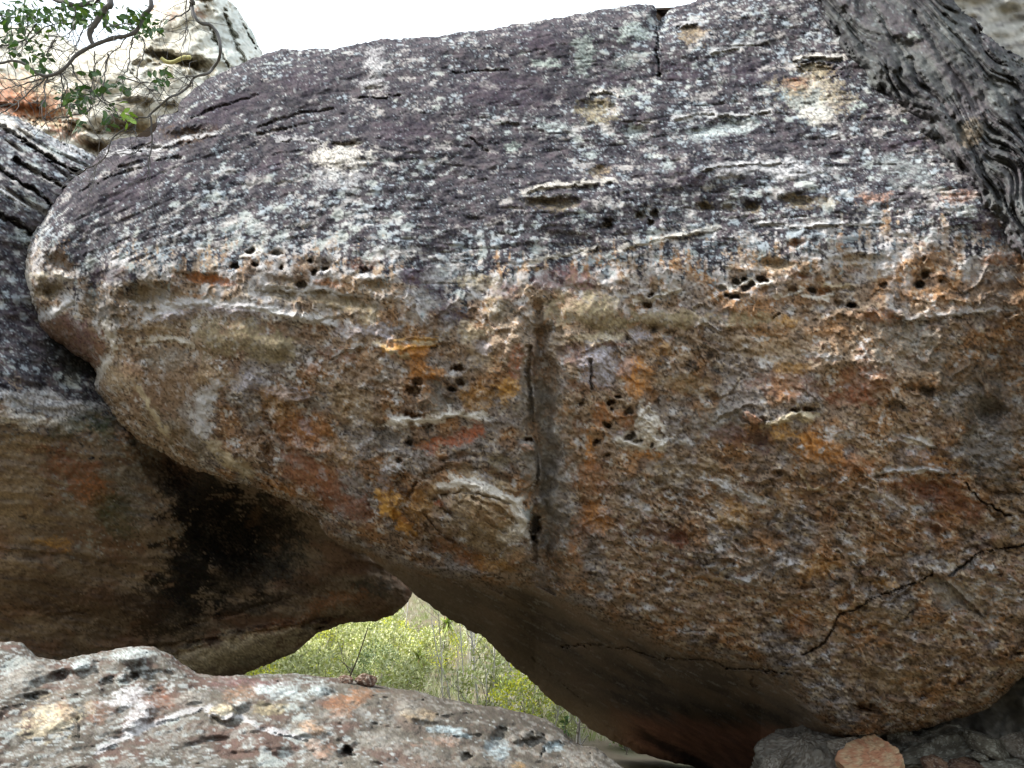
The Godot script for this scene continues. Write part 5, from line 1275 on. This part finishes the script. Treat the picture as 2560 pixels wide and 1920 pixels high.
func sapling(seed_at: int, height: float, lean: Vector3, pale: Color, r: float) -> Node3D:
	var rng := RandomNumberGenerator.new()
	rng.seed = seed_at
	var o := thing("bare_sapling", Vector3.ZERO)
	var b := Buf.new()
	var pts := PackedVector3Array()
	for k in 7:
		var t := k / 6.0
		pts.append(Vector3(0, -0.3, 0) + Vector3(0, height + 0.3, 0) * t + lean * t * height + rand_dir(rng) * 0.035 * height * t)
	b.tube(smooth_path(pts, 3), r, r * 0.35, 6, pale, 0.1, rng)
	obj("trunk", b.done(), mats.bark, o)
	for k in 7:
		var t := rng.randf_range(0.3, 0.95)
		var i := int(t * 6)
		var s := pts[i].lerp(pts[mini(i + 1, 6)], t * 6 - i)
		var a := rng.randf() * TAU
		var d := Vector3(cos(a), rng.randf_range(0.4, 1.3), sin(a)).normalized() * height * rng.randf_range(0.12, 0.3)
		var q := Buf.new()
		q.tube(smooth_path(PackedVector3Array([s, s + d * 0.4 + rand_dir(rng) * 0.04, s + d * 0.8 + Vector3(0, 0.05, 0), s + d + rand_dir(rng) * 0.08]), 3), r * 0.4, r * 0.12, 5, pale, 0.1, rng)
		obj("branch", q.done(), mats.bark, o)
	return o


func plant_at(o: Node3D, across: float, far: float, size: float, turn: float) -> void:
	# across: how far to the side, in face units; far: metres ahead
	var x := (across - 1280.0) / LENS * far * 0.956
	o.position = Vector3(x, ground_y(x, -far), -far)
	o.rotation.y = turn
	o.scale = Vector3.ONE * size


func copy(o: Node3D, called: String) -> Node3D:
	var c: Node3D = o.duplicate()
	c.name = numbered(called)
	add_child(c)
	return c


var mats := {}


func hillside() -> void:
	var rng := RandomNumberGenerator.new()
	rng.seed = 77
	var labels := ["leafy yellow-green bush on the hillside beyond the gap", "bush covered in yellow flowers on the hillside beyond the gap", "dark green bush on the hillside beyond the gap"]
	var names := ["bush", "flowering_bush", "bush"]
	var proto := []
	var first := []
	for k in 3:
		for s in 2:
			var b := bush(k, 40 + k * 7 + s)
			tag(b, labels[k], "bush", ["green bushes beyond the gap", "yellow flowering bushes beyond the gap", "dark bushes beyond the gap"][k])
			proto.append(b)
			first.append(true)
	var put := func(k: int, across: float, far: float, size: float) -> void:
		var v := k * 2 + rng.randi() % 2
		var o: Node3D = proto[v] if first[v] else copy(proto[v], names[k])
		first[v] = false
		plant_at(o, across, far, size, rng.randf() * TAU)
	# those that stand out
	for q in [[1, 990, 26.0, 0.75], [1, 945, 36.0, 1.2], [1, 1030, 22.0, 0.7], [1, 1110, 24.0, 0.8], [0, 1185, 33.0, 1.0], [2, 905, 38.0, 1.6], [2, 930, 32.0, 1.3], [1, 1590, 16.0, 0.6], [0, 860, 34.0, 1.5], [0, 790, 30.0, 1.4], [0, 1000, 21.0, 0.9], [0, 900, 24.0, 1.1], [0, 700, 24.0, 1.2], [0, 1060, 22.0, 0.9]]:
		put.call(q[0], q[1], q[2], q[3])
	for k in 190:
		var far := 14.0 + 42.0 * pow(rng.randf(), 0.8)
		var across := rng.randf_range(470.0, 1800.0)
		if across > 1180.0 and far < 18.0 and rng.randf() < 0.3: continue
		if far > 21.0 and across > 970.0 and across < 1150.0: continue
		var kind := 0
		var r := rng.randf()
		if r > 0.78: kind = 2
		elif r > 0.64: kind = 1
		put.call(kind, across, far, rng.randf_range(0.6, 0.95) * (0.7 + far / 60.0))
	for k in first.size():
		if first[k]: proto[k].queue_free()
	var tp := tuft_plant(5)
	tag(tp, "plant with a tuft of long narrow leaves beyond the gap", "plant", "tufted plants beyond the gap")
	var spots := [[1048, 17.5, 0.75], [1118, 24.0, 1.0]]
	for k in spots.size():
		var o: Node3D = tp if k == 0 else copy(tp, "tuft_plant")
		plant_at(o, spots[k][0], spots[k][1], spots[k][2], rng.randf() * TAU)
	var pale := Color(0.52, 0.49, 0.45)
	var poles := [[1150, 16.0, 1.9, Vector3(-0.28, 0, 0), 0.02], [1205, 17.0, 3.0, Vector3(-0.1, 0, 0), 0.028], [1225, 15.0, 2.6, Vector3(0.05, 0, 0), 0.016], [1262, 16.0, 2.2, Vector3(0.1, 0, 0.1), 0.018], [1280, 18.0, 2.9, Vector3(-0.05, 0, 0), 0.022], [1310, 14.5, 1.8, Vector3(0.22, 0, 0), 0.02], [1330, 17.5, 2.4, Vector3(-0.15, 0, 0), 0.016], [1180, 20.0, 3.4, Vector3(0.06, 0, 0), 0.022], [1240, 22.0, 3.6, Vector3(-0.04, 0, 0), 0.026], [1356, 13.2, 1.3, Vector3(0.3, 0, 0), 0.014], [1300, 20.5, 3.2, Vector3(0.12, 0, 0), 0.018], [820, 13.5, 1.9, Vector3(0.34, 0, 0), 0.024], [1120, 24.0, 4.2, Vector3(-0.05, 0, 0), 0.022], [1430, 13.0, 1.1, Vector3(0.1, 0, 0), 0.03], [1445, 14.0, 1.4, Vector3(-0.05, 0, 0), 0.022], [1000, 22.0, 3.5, Vector3(0.1, 0, 0), 0.02], [720, 18.0, 2.0, Vector3(-0.2, 0, 0), 0.016], [1540, 14.0, 0.9, Vector3(0.4, 0, 0), 0.012]]
	for k in 22: poles.append([rng.randf_range(1120.0, 1470.0), rng.randf_range(13.5, 26.0), rng.randf_range(1.2, 3.2), Vector3(rng.randfn() * 0.16, 0, rng.randfn() * 0.1), rng.randf_range(0.010, 0.022)])
	for k in poles.size():
		var q: Array = poles[k]
		var dark: bool = k in [11, 12, 17]
		var o := sapling(200 + k, q[2], q[3], Color(0.13, 0.10, 0.08) if dark else pale * rng.randf_range(0.75, 1.1), q[4])
		tag(o, "thin dark bare sapling leaning beyond the gap" if dark else "thin pale bare sapling standing in scrub beyond the gap", "sapling", "dark saplings beyond the gap" if dark else "pale saplings beyond the gap")
		plant_at(o, q[0], q[1], 1.0, 0.0)
	# dry grass between the bushes
	var blade := Buf.new()
	for k in 16:
		var a := rng.randf() * TAU
		var d := Vector3(cos(a) * 0.5, 1.0, sin(a) * 0.5).normalized()
		blade.leaf(Vector3(rng.randfn() * 0.06, -0.03, rng.randfn() * 0.06), d, rand_dir(rng), rng.randf_range(0.2, 0.5), 0.014, Color.WHITE)
	var mm := MultiMesh.new()
	mm.transform_format = MultiMesh.TRANSFORM_3D
	mm.use_colors = true
	mm.mesh = blade.done()
	mm.instance_count = 2600
	for k in mm.instance_count:
		var far := 15.0 + 41.0 * pow(rng.randf(), 1.2)
		var x := (rng.randf_range(380.0, 1900.0) - 1280.0) / LENS * far * 0.956
		var t := Transform3D(Basis(Vector3.UP, rng.randf() * TAU).scaled(Vector3.ONE * rng.randf_range(0.6, 1.5)), Vector3(x, ground_y(x, -far), -far))
		mm.set_instance_transform(k, t)
		mm.set_instance_color(k, Color(0.46, 0.43, 0.34).lerp(Color(0.27, 0.32, 0.11), 1.0 if rng.randf() < 0.28 else rng.randf() * 0.3))
	var g := MultiMeshInstance3D.new()
	g.name = "dry_grass"
	g.multimesh = mm
	g.material_override = mats.leaf
	add_child(g)
	tag(g, "dry pale grass and weeds between the hillside bushes", "grass", "", "stuff")


# ---------------------------------------------------------------- the tree that hangs into the picture

func path_of(xy: Array, d: float, wave := 0.0) -> PackedVector3Array:
	var out := PackedVector3Array()
	for k in range(0, xy.size() - 1, 2):
		out.append(at(xy[k], xy[k + 1], d + wave * sin(k * 0.9)))
	return out


func leaf_mesh(color: Color, vein: Color) -> ArrayMesh:
	# an oval leaf folded a little along its midrib, pointing along +y
	var b := Buf.new()
	var n := 7
	for k in n:
		var t := float(k) / (n - 1)
		var w := 0.29 * pow(sin(PI * pow(t, 0.85)), 0.75)
		var bend := -0.12 * t * t
		for s in [-1.0, 0.0, 1.0]:
			b.V.append(Vector3(s * w, t, bend + (0.06 if s != 0.0 else 0.0)))
			b.N.append(Vector3(s * -0.35, 0.1, 1.0).normalized())
			b.C.append(color if s != 0.0 else vein)
	for k in n - 1:
		for s in 2:
			var i := k * 3 + s
			b.I.append_array([i, i + 3, i + 4, i, i + 4, i + 1])
	return b.done()


func hanging_tree() -> void:
	var rng := RandomNumberGenerator.new()
	rng.seed = 4
	var bark := Color(0.105, 0.10, 0.098)
	var o := thing("tree", Vector3(-3.35, 0, -3.3))
	var put := func(called: String, b: Buf) -> void:
		var shape := obj(called, b.done(), mats.bark, o)
		shape.position = -o.position
	var D := 3.7
	var trunk := Buf.new()
	var t0 := Vector3(-3.35, -0.1, -3.3)
	trunk.tube(smooth_path(PackedVector3Array([t0, t0 + Vector3(0.05, 1.4, 0), t0 + Vector3(-0.08, 2.9, -0.05), t0 + Vector3(0.1, 4.4, 0), t0 + Vector3(0.25, 5.6, -0.1)]), 5), 0.11, 0.06, 12, bark, 0.06, rng)
	put.call("trunk", trunk)
	var top := t0 + Vector3(0.2, 5.2, -0.05)
	var limbs := [
		[[275, 0, 263, 22, 240, 57, 225, 82, 228, 102, 236, 112], 9.5, 6.0, true],
		[[377, 0, 358, 41, 342, 76, 316, 90, 285, 95, 240, 111, 215, 123, 190, 139, 171, 161, 149, 180, 120, 190, 95, 184, 57, 158, 28, 152, 0, 158, -60, 150], 6.5, 3.5, true],
		[[247, 0, 221, 9, 190, 13, 165, 6, 139, 0, 100, -20], 7.0, 6.0, false],
		[[478, -2, 479, 9, 484, 35, 500, 57, 525, 63, 544, 85, 551, 120, 547, 149, 532, 171, 519, 184, 487, 193, 472, 215, 449, 234, 424, 244, 402, 263, 380, 282, 367, 294, 345, 294, 329, 310, 285, 342, 275, 361, 266, 389, 234, 415], 5.5, 1.6, true],
	]
	var twigs := [
		[475, 4, 468, 28, 424, 50, 405, 50, 397, 88], [467, -5, 465, 63, 473, 77], [345, 82, 361, 108, 358, 139, 342, 187, 348, 200, 372, 225, 403, 262], [335, 92, 326, 123, 320, 171, 304, 193, 310, 215, 301, 247], [272, 133, 263, 177, 259, 221, 250, 253, 221, 278], [180, 161, 190, 190, 228, 228, 247, 243], [120, 193, 111, 221, 114, 247, 98, 272], [376, 288, 380, 358, 370, 443, 380, 471], [236, 130, 236, 170, 230, 220, 224, 300], [120, 190, 70, 208, 40, 215, 0, 226], [120, 190, 80, 225, 40, 260, 0, 285], [95, 186, 50, 200, 0, 196], [149, 182, 158, 215, 152, 260],
		[0, 70, 60, 68, 120, 34, 150, 20], [100, 30, 130, 58, 150, 92, 200, 130], [0, 118, 60, 102, 110, 112, 160, 130], [240, 50, 205, 80, 190, 120, 165, 150], [60, 120, 110, 70, 180, 55, 250, 46], [316, 92, 300, 118, 276, 136, 262, 160], [28, 152, 24, 120, 30, 70, 20, 20], [221, 278, 180, 290, 130, 300, 100, 320], [221, 278, 190, 262, 150, 268, 110, 290], [255, 245, 285, 270, 300, 300], [228, 228, 265, 262, 285, 300], [304, 193, 340, 205, 390, 210, 410, 225], [150, 180, 165, 200, 170, 240], [40, 260, 10, 262, -20, 270], [372, 225, 395, 228, 402, 240], [420, 245, 416, 260], [487, 193, 470, 190, 464, 192], [482, 200, 482, 218], [266, 389, 240, 420, 232, 470], [234, 415, 190, 432, 165, 420],
		[380, 355, 350, 370, 330, 385, 290, 384], [345, 296, 338, 320, 342, 335], [0, 40, 50, 44, 110, 20], [60, 10, 70, 50, 64, 90, 70, 120], [190, 15, 185, 60, 170, 100], [330, 60, 300, 60, 262, 70], [140, 100, 120, 130, 128, 160], [90, 60, 60, 100, 30, 112],
	]
	for k in limbs.size():
		var l: Array = limbs[k]
		var b := Buf.new()
		var pts := path_of(l[0], D + [0.06, 0.06, 0.25, 0.3][k], 0.03 if k > 1 else 0.0)
		if l[3]:
			var head := PackedVector3Array([top.lerp(pts[0], 0.0), top.lerp(pts[0], 0.5) + Vector3(0, 0.35 + 0.1 * k, 0), top.lerp(pts[0], 0.85) + Vector3(0, 0.22, 0)])
			head.append_array(pts)
			pts = head
		b.tube(smooth_path(pts, 4), l[1] * D / LENS, l[2] * D / LENS * 0.85, 9, bark, 0.18, rng)
		put.call("branch", b)
	for w in twigs:
		var b := Buf.new()
		var pts := path_of(w, D + rng.randf_range(0.0, 0.3), 0.02)
		var path := smooth_path(pts, 5)
		for k in path.size(): path[k] += rand_dir(rng) * 0.004
		b.tube(path, rng.randf_range(1.7, 2.6) * D / LENS, 0.9 * D / LENS, 5, bark * rng.randf_range(0.7, 1.4), 0.15, rng)
		# side shoots
		for k in rng.randi_range(6, 10):
			var i := rng.randi_range(1, path.size() - 2)
			var q := PackedVector3Array([path[i]])
			var d := (rand_dir(rng) * 0.9 + Vector3(rng.randf_range(-0.6, 0.2), -0.35, 0)).normalized()
			d.z *= 0.4
			for s in 6:
				d = (d + rand_dir(rng) * 0.45).normalized()
				q.append(q[s] + d * rng.randf_range(0.018, 0.045))
			b.tube(q, 1.0 * D / LENS, 0.45 * D / LENS, 4, bark * rng.randf_range(0.6, 1.5), 0.1, rng)
		put.call("twig", b)
	# leaves: [x, y, half width, half height, how many, how bright]
	var shapes := [leaf_mesh(Color(0.035, 0.085, 0.022), Color(0.06, 0.12, 0.035)), leaf_mesh(Color(0.05, 0.115, 0.028), Color(0.08, 0.15, 0.04)), leaf_mesh(Color(0.10, 0.18, 0.03), Color(0.15, 0.22, 0.05)), leaf_mesh(Color(0.24, 0.40, 0.05), Color(0.30, 0.45, 0.08))]
	var where := [[60, 35, 75, 38, 44, 0], [170, 40, 70, 36, 32, 0], [335, 45, 34, 36, 34, 0], [230, 30, 60, 34, 24, 1], [370, 75, 28, 26, 18, 0], [30, 100, 40, 40, 20, 0], [85, 140, 34, 34, 14, 0], [100, 165, 26, 20, 7, 0], [170, 248, 40, 26, 26, 0], [215, 240, 30, 22, 14, 0], [260, 215, 26, 10, 8, 0], [300, 215, 18, 14, 6, 0], [265, 285, 20, 20, 6, 0], [405, 180, 22, 20, 9, 0], [395, 212, 12, 10, 4, 0], [200, 312, 12, 16, 4, 0], [225, 180, 18, 14, 5, 0], [310, 288, 20, 22, 8, 3], [275, 312, 16, 10, 3, 0], [140, 60, 60, 40, 10, 2]]
	var rest := Buf.new()
	for w in where:
		for k in int(w[4] * 2.4):
			var p := at(w[0] + rng.randfn() * w[2] * 0.55, w[1] + rng.randfn() * w[3] * 0.55, D + rng.randf_range(0.0, 0.35))
			var up := (Vector3(rng.randfn() * 0.6 + 0.35, rng.randfn() * 0.5 - 0.45, rng.randfn() * 0.4)).normalized()
			var face := (rand_dir(rng) * 0.9 + Vector3(0, 0.5, 0.5)).normalized()
			var x := up.cross(face).normalized()
			var s := rng.randf_range(0.032, 0.052)
			var which: int = w[5] if w[5] >= 2 else (rng.randi() % 2 if rng.randf() < 0.86 else 2)
			if k >= w[4]:
				rest.leaf(p, up, face, s * 0.95, s * 0.5, [Color(0.035, 0.085, 0.022), Color(0.05, 0.115, 0.028), Color(0.10, 0.18, 0.03), Color(0.24, 0.40, 0.05)][which] * rng.randf_range(0.7, 1.3))
				continue
			var m := obj("leaf", shapes[which], mats.leaf, o)
			m.transform = Transform3D(Basis(x * s, up * s, x.cross(up) * s), p - o.position)
	var more := obj("leaves", rest.done(), mats.leaf, o)
	more.position = -o.position
	more.set_meta("kind", "stuff")
	tag(o, "crooked grey tree hanging bare twigs and small glossy leaves over the boulders", "tree")


func ledge_sprig() -> void:
	var rng := RandomNumberGenerator.new()
	rng.seed = 15
	var foot := at(1424, 1852, 4.62)
	var o := thing("plant_sprig", foot)
	var b := Buf.new()
	var pts := path_of([1424, 1852, 1416, 1832, 1412, 1812, 1416, 1792], 4.6)
	b.tube(smooth_path(pts, 4), 0.004, 0.002, 5, Color(0.09, 0.08, 0.05), 0.1, rng)
	obj("stem", b.done(), mats.bark, o).position = -foot
	var shape := leaf_mesh(Color(0.03, 0.06, 0.018), Color(0.05, 0.09, 0.03))
	for k in 17:
		var p := at(1414 + rng.randfn() * 5.0, 1792 + k * 3.1, 4.6)
		var up := (Vector3(rng.randf_range(-1, 1), rng.randf_range(-0.3, 0.6), rng.randfn() * 0.3)).normalized()
		var x := up.cross((rand_dir(rng) + Vector3(0, 0.2, 1.0)).normalized()).normalized()
		var s := rng.randf_range(0.022, 0.034)
		var m := obj("leaf", shape, mats.leaf, o)
		m.transform = Transform3D(Basis(x * s * 1.3, up * s, x.cross(up) * s), p - foot)
	tag(o, "small dark leafy sprig growing at the end of the rock ledge", "plant")


# ---------------------------------------------------------------- loose stones

func stone_mesh(half: Vector3, seed_at: int, c0: Color, c1: Color, fleck: Color, cuts := 13, sharp := 0.0) -> ArrayMesh:
	var rng := RandomNumberGenerator.new()
	rng.seed = seed_at
	var dirs := []
	for k in cuts:
		dirs.append([rand_dir(rng), rng.randf_range(0.62, 1.0)])
	var nu := 130
	var nv := 76
	var pts := PackedVector3Array()
	var b := Buf.new()
	for j in nv + 1:
		for i in nu + 1:
			var th := PI * j / nv
			var ph := TAU * i / nu
			var d := Vector3(sin(th) * cos(ph), cos(th), sin(th) * sin(ph))
			var r := 1.15
			for q in dirs:
				var k: float = d.dot(q[0])
				if k > 0.2: r = minf(r, 0.78 * q[1] / k) if sharp > 0.5 else -log(exp(-14.0 * r) + exp(-14.0 * q[1] / k)) / 14.0
			var s := seed_at * 3.7
			r *= 1.0 + (0.35 if sharp > 0.5 else 1.0) * (0.12 * n3.get_noise_3d(d.x * 1.8 + s, d.y * 1.8, d.z * 1.8) + 0.09 * r3.get_noise_3d(d.x * 2.6 + s, d.y * 2.6, d.z * 2.6) + 0.05 * n3.get_noise_3d(d.x * 7.0 + s, d.y * 7.0, d.z * 7.0) + 0.02 * n3.get_noise_3d(d.x * 24.0 + s, d.y * 24.0, d.z * 24.0))
			var p := d * r * half
			b.V.append(p)
			var m := n3.get_noise_3d(p.x * 9.0 + s, p.y * 9.0, p.z * 9.0)
			var f := n3.get_noise_3d(p.x * 38.0 + s, p.y * 38.0, p.z * 38.0)
			var c := c0.lerp(c1, smoothstep(-0.3, 0.4, m + 0.4 * f))
			c = c.lerp(fleck, 0.75 * smoothstep(0.1, 0.4, f - 0.5 * m))
			c = c.lerp(Color(0.04, 0.035, 0.03), 0.6 * smoothstep(0.3, 0.55, -f))
			b.C.append(c)
			b.N.append(Vector3.ZERO)
	for j in nv:
		for i in nu:
			var a := j * (nu + 1) + i
			b.I.append_array([a, a + nu + 2, a + 1, a, a + nu + 1, a + nu + 2])
	for t in range(0, b.I.size(), 3):
		var nn := (b.V[b.I[t + 2]] - b.V[b.I[t]]).cross(b.V[b.I[t + 1]] - b.V[b.I[t]])
		for e in 3: b.N[b.I[t + e]] += nn
	for j in nv + 1:
		var s := b.N[j * (nu + 1)] + b.N[j * (nu + 1) + nu]
		b.N[j * (nu + 1)] = s
		b.N[j * (nu + 1) + nu] = s
	for k in b.N.size(): b.N[k] = b.N[k].normalized() if b.N[k].length_squared() > 1e-16 else Vector3.UP
	return b.done(sharp > 0.5)


func loose_stones() -> void:
	var grey := [Color(0.17, 0.16, 0.13), Color(0.09, 0.08, 0.064), Color(0.32, 0.32, 0.28)]
	var dull := [Color(0.16, 0.135, 0.11), Color(0.22, 0.20, 0.17), Color(0.36, 0.34, 0.30)]
	var warm := [Color(0.55, 0.36, 0.22), Color(0.50, 0.25, 0.15), Color(0.62, 0.50, 0.33)]
	var brown := [Color(0.10, 0.06, 0.045), Color(0.17, 0.11, 0.075), Color(0.26, 0.22, 0.18)]
	# [x, y, half width, half height, turn, distance, depth share, colours, seed, label]
	var list := [
		[2030, 1938, 170, 92, -14, 7.2, 0.7, dull, 5, "broad grey rock lying lowest in the hollow under the huge boulder"],
		[2196, 1950, 96, 100, 32, 6.75, 0.7, warm, 8, "freshly broken pink and cream rock chunk with a sharp corner"],
		[2335, 1882, 104, 46, -14, 7.0, 0.8, grey, 12, "long flat-topped grey stone between the pink chunk and the square block"],
		[2400, 1903, 54, 16, -8, 6.75, 1.0, grey, 14, "thin pale flake of stone leaning on the long flat-topped stone"],
		[2474, 1870, 56, 34, 38, 6.7, 0.9, grey, 17, "squarish pale grey block tilted in the hollow at the right"],
		[2447, 1891, 20, 12, 10, 6.6, 1.0, grey, 19, "small pebble between the flat-topped stone and the square block"],
		[2404, 1838, 12, 9, 0, 6.9, 1.0, grey, 23, "tiny pale pebble on top of the stones in the hollow"],
		[2252, 1852, 26, 30, 10, 7.2, 0.9, grey, 27, "small round grey stone wedged under the boulder rim"],
		[2170, 1838, 22, 14, 0, 7.0, 1.0, grey, 31, "dark egg-shaped stone on the broad grey rock"],
		[2335, 1912, 34, 16, 5, 6.55, 1.0, brown, 35, "small dark red-brown stone in front of the long flat-topped stone"],
		[2520, 1925, 70, 26, -6, 6.5, 1.0, grey, 37, "low mossy grey stone in the lower right corner"],
		[2420, 1925, 60, 18, 0, 6.5, 1.0, brown, 41, "low brown stone below the pale flake"],
		[2120, 1868, 46, 26, 12, 6.95, 0.9, dull, 53, "angular brown-grey stone between the broad rock and the pink chunk"],
		[1935, 1905, 40, 24, -20, 7.0, 0.9, dull, 57, "angular stone leaning on the end of the broad grey rock"],
		[2285, 1852, 34, 16, -8, 7.1, 1.0, dull, 61, "flat dark stone wedged behind the long flat-topped stone"],
		[2545, 1860, 40, 30, 20, 6.8, 1.0, dull, 65, "rough stone against the bedrock beside the square block"],
		[914, 1703, 27, 15, 6, 4.86, 1.0, brown, 45, "dark brown stone perched on the crest of the rock ledge"],
		[866, 1698, 17, 7, 8, 4.82, 1.0, brown, 49, "small flat brown stone beside the perched dark one on the ledge"],
	]
	for s in list:
		var d: float = s[5]
		var k := d / LENS
		var m := stone_mesh(Vector3(s[2] * k, s[3] * k, s[2] * k * s[6]), s[8], s[7][0], s[7][1], s[7][2], 9 if s[8] in [8, 17, 14, 53, 57, 61, 65, 69] else 13, 1.0 if s[8] in [8, 17, 14, 53, 57, 61, 65, 69] else 0.0)
		var o := obj("stone", m, mats.stone)
		o.position = at(s[0], s[1], d)
		o.rotation = Vector3(TILT, 0, deg_to_rad(-s[4]))
		tag(o, s[9], "stone")
	# the dead stick in the hollow of the pale crag
	var b := Buf.new()
	var rng := RandomNumberGenerator.new()
	rng.seed = 2
	b.tube(smooth_path(path_of([404, 146, 416, 155, 432, 156, 450, 148, 462, 144, 476, 144], 13.1), 4), 0.032, 0.036, 8, Color(0.46, 0.42, 0.17), 0.05, rng)
	tag(obj("stick", b.done(), mats.bark), "curved yellowish dead stick lying in the hollow of the bright crag", "stick")


func _ready() -> void:
	setup_noise()
	var cam := Camera3D.new()
	cam.name = "camera"
	cam.fov = 53.0
	cam.near = 0.05
	cam.far = 900.0
	cam.position = EYE
	cam.rotation.x = TILT
	add_child(cam)
	cam.current = true
	var we := WorldEnvironment.new()
	we.name = "environment"
	var env := Environment.new()
	env.background_mode = Environment.BG_SKY
	var sm := ProceduralSkyMaterial.new()
	sm.sky_top_color = Color(0.93, 0.97, 1.0)
	sm.sky_horizon_color = Color(0.56, 0.60, 0.65)
	sm.sky_curve = 0.55
	sm.ground_bottom_color = Color(0.3, 0.28, 0.22)
	sm.ground_horizon_color = Color(0.5, 0.5, 0.45)
	sm.sun_angle_max = 1.0
	sm.energy_multiplier = 1.15
	env.sky = Sky.new()
	env.sky.sky_material = sm
	env.tonemap_mode = Environment.TONE_MAPPER_LINEAR
	env.tonemap_exposure = 2.35
	env.ambient_light_source = Environment.AMBIENT_SOURCE_SKY
	env.sdfgi_enabled = true
	env.ssao_enabled = true
	env.ssil_enabled = true
	we.environment = env
	add_child(we)
	var sun := DirectionalLight3D.new()
	sun.name = "sun"
	sun.light_energy = 1.2
	sun.light_angular_distance = 10.0
	sun.light_color = Color(1.0, 0.985, 0.96)
	sun.shadow_enabled = true
	sun.rotation_degrees = Vector3(-44, -86, 0)
	add_child(sun)

	var stone := stone_material("sandstone")
	mats = {"stone": stone, "leaf": leaf_material("leaf"), "bark": bark_material("bark")}
	tag(obj("ground", ground_mesh(), stone), "", "", "", "structure")
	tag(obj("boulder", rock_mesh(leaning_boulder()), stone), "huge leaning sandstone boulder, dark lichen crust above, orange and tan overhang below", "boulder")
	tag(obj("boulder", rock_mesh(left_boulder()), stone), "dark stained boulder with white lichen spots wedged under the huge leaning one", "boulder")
	tag(obj("rock_ledge", rock_mesh(front_ledge()), stone), "low knobbly rock ledge with reddish stains and pale lichen in the foreground", "rock ledge")
	tag(obj("crag", rock_mesh(pale_crag()), stone), "bright cream and orange-red crag rising behind the hanging branches", "crag")
	tag(obj("rock_slab", rock_mesh(ridged_slab()), stone), "grey slab with deep parallel furrows leaning on the huge boulder", "rock")
	tag(obj("crag", rock_mesh(far_crag()), stone), "pale streaked crag beyond the furrowed grey slab", "crag")
	tag(obj("bedrock", rock_mesh(blocking_bedrock()), stone), "dark bedrock, partly added to block light, in the hollow beneath the huge boulder", "rock")
	tag(obj("cliff", rock_mesh(hill_cliff()), stone), "low pale layered cliff among the bushes on the far hillside", "cliff")
	hillside()
	hanging_tree()
	loose_stones()
	ledge_sprig()
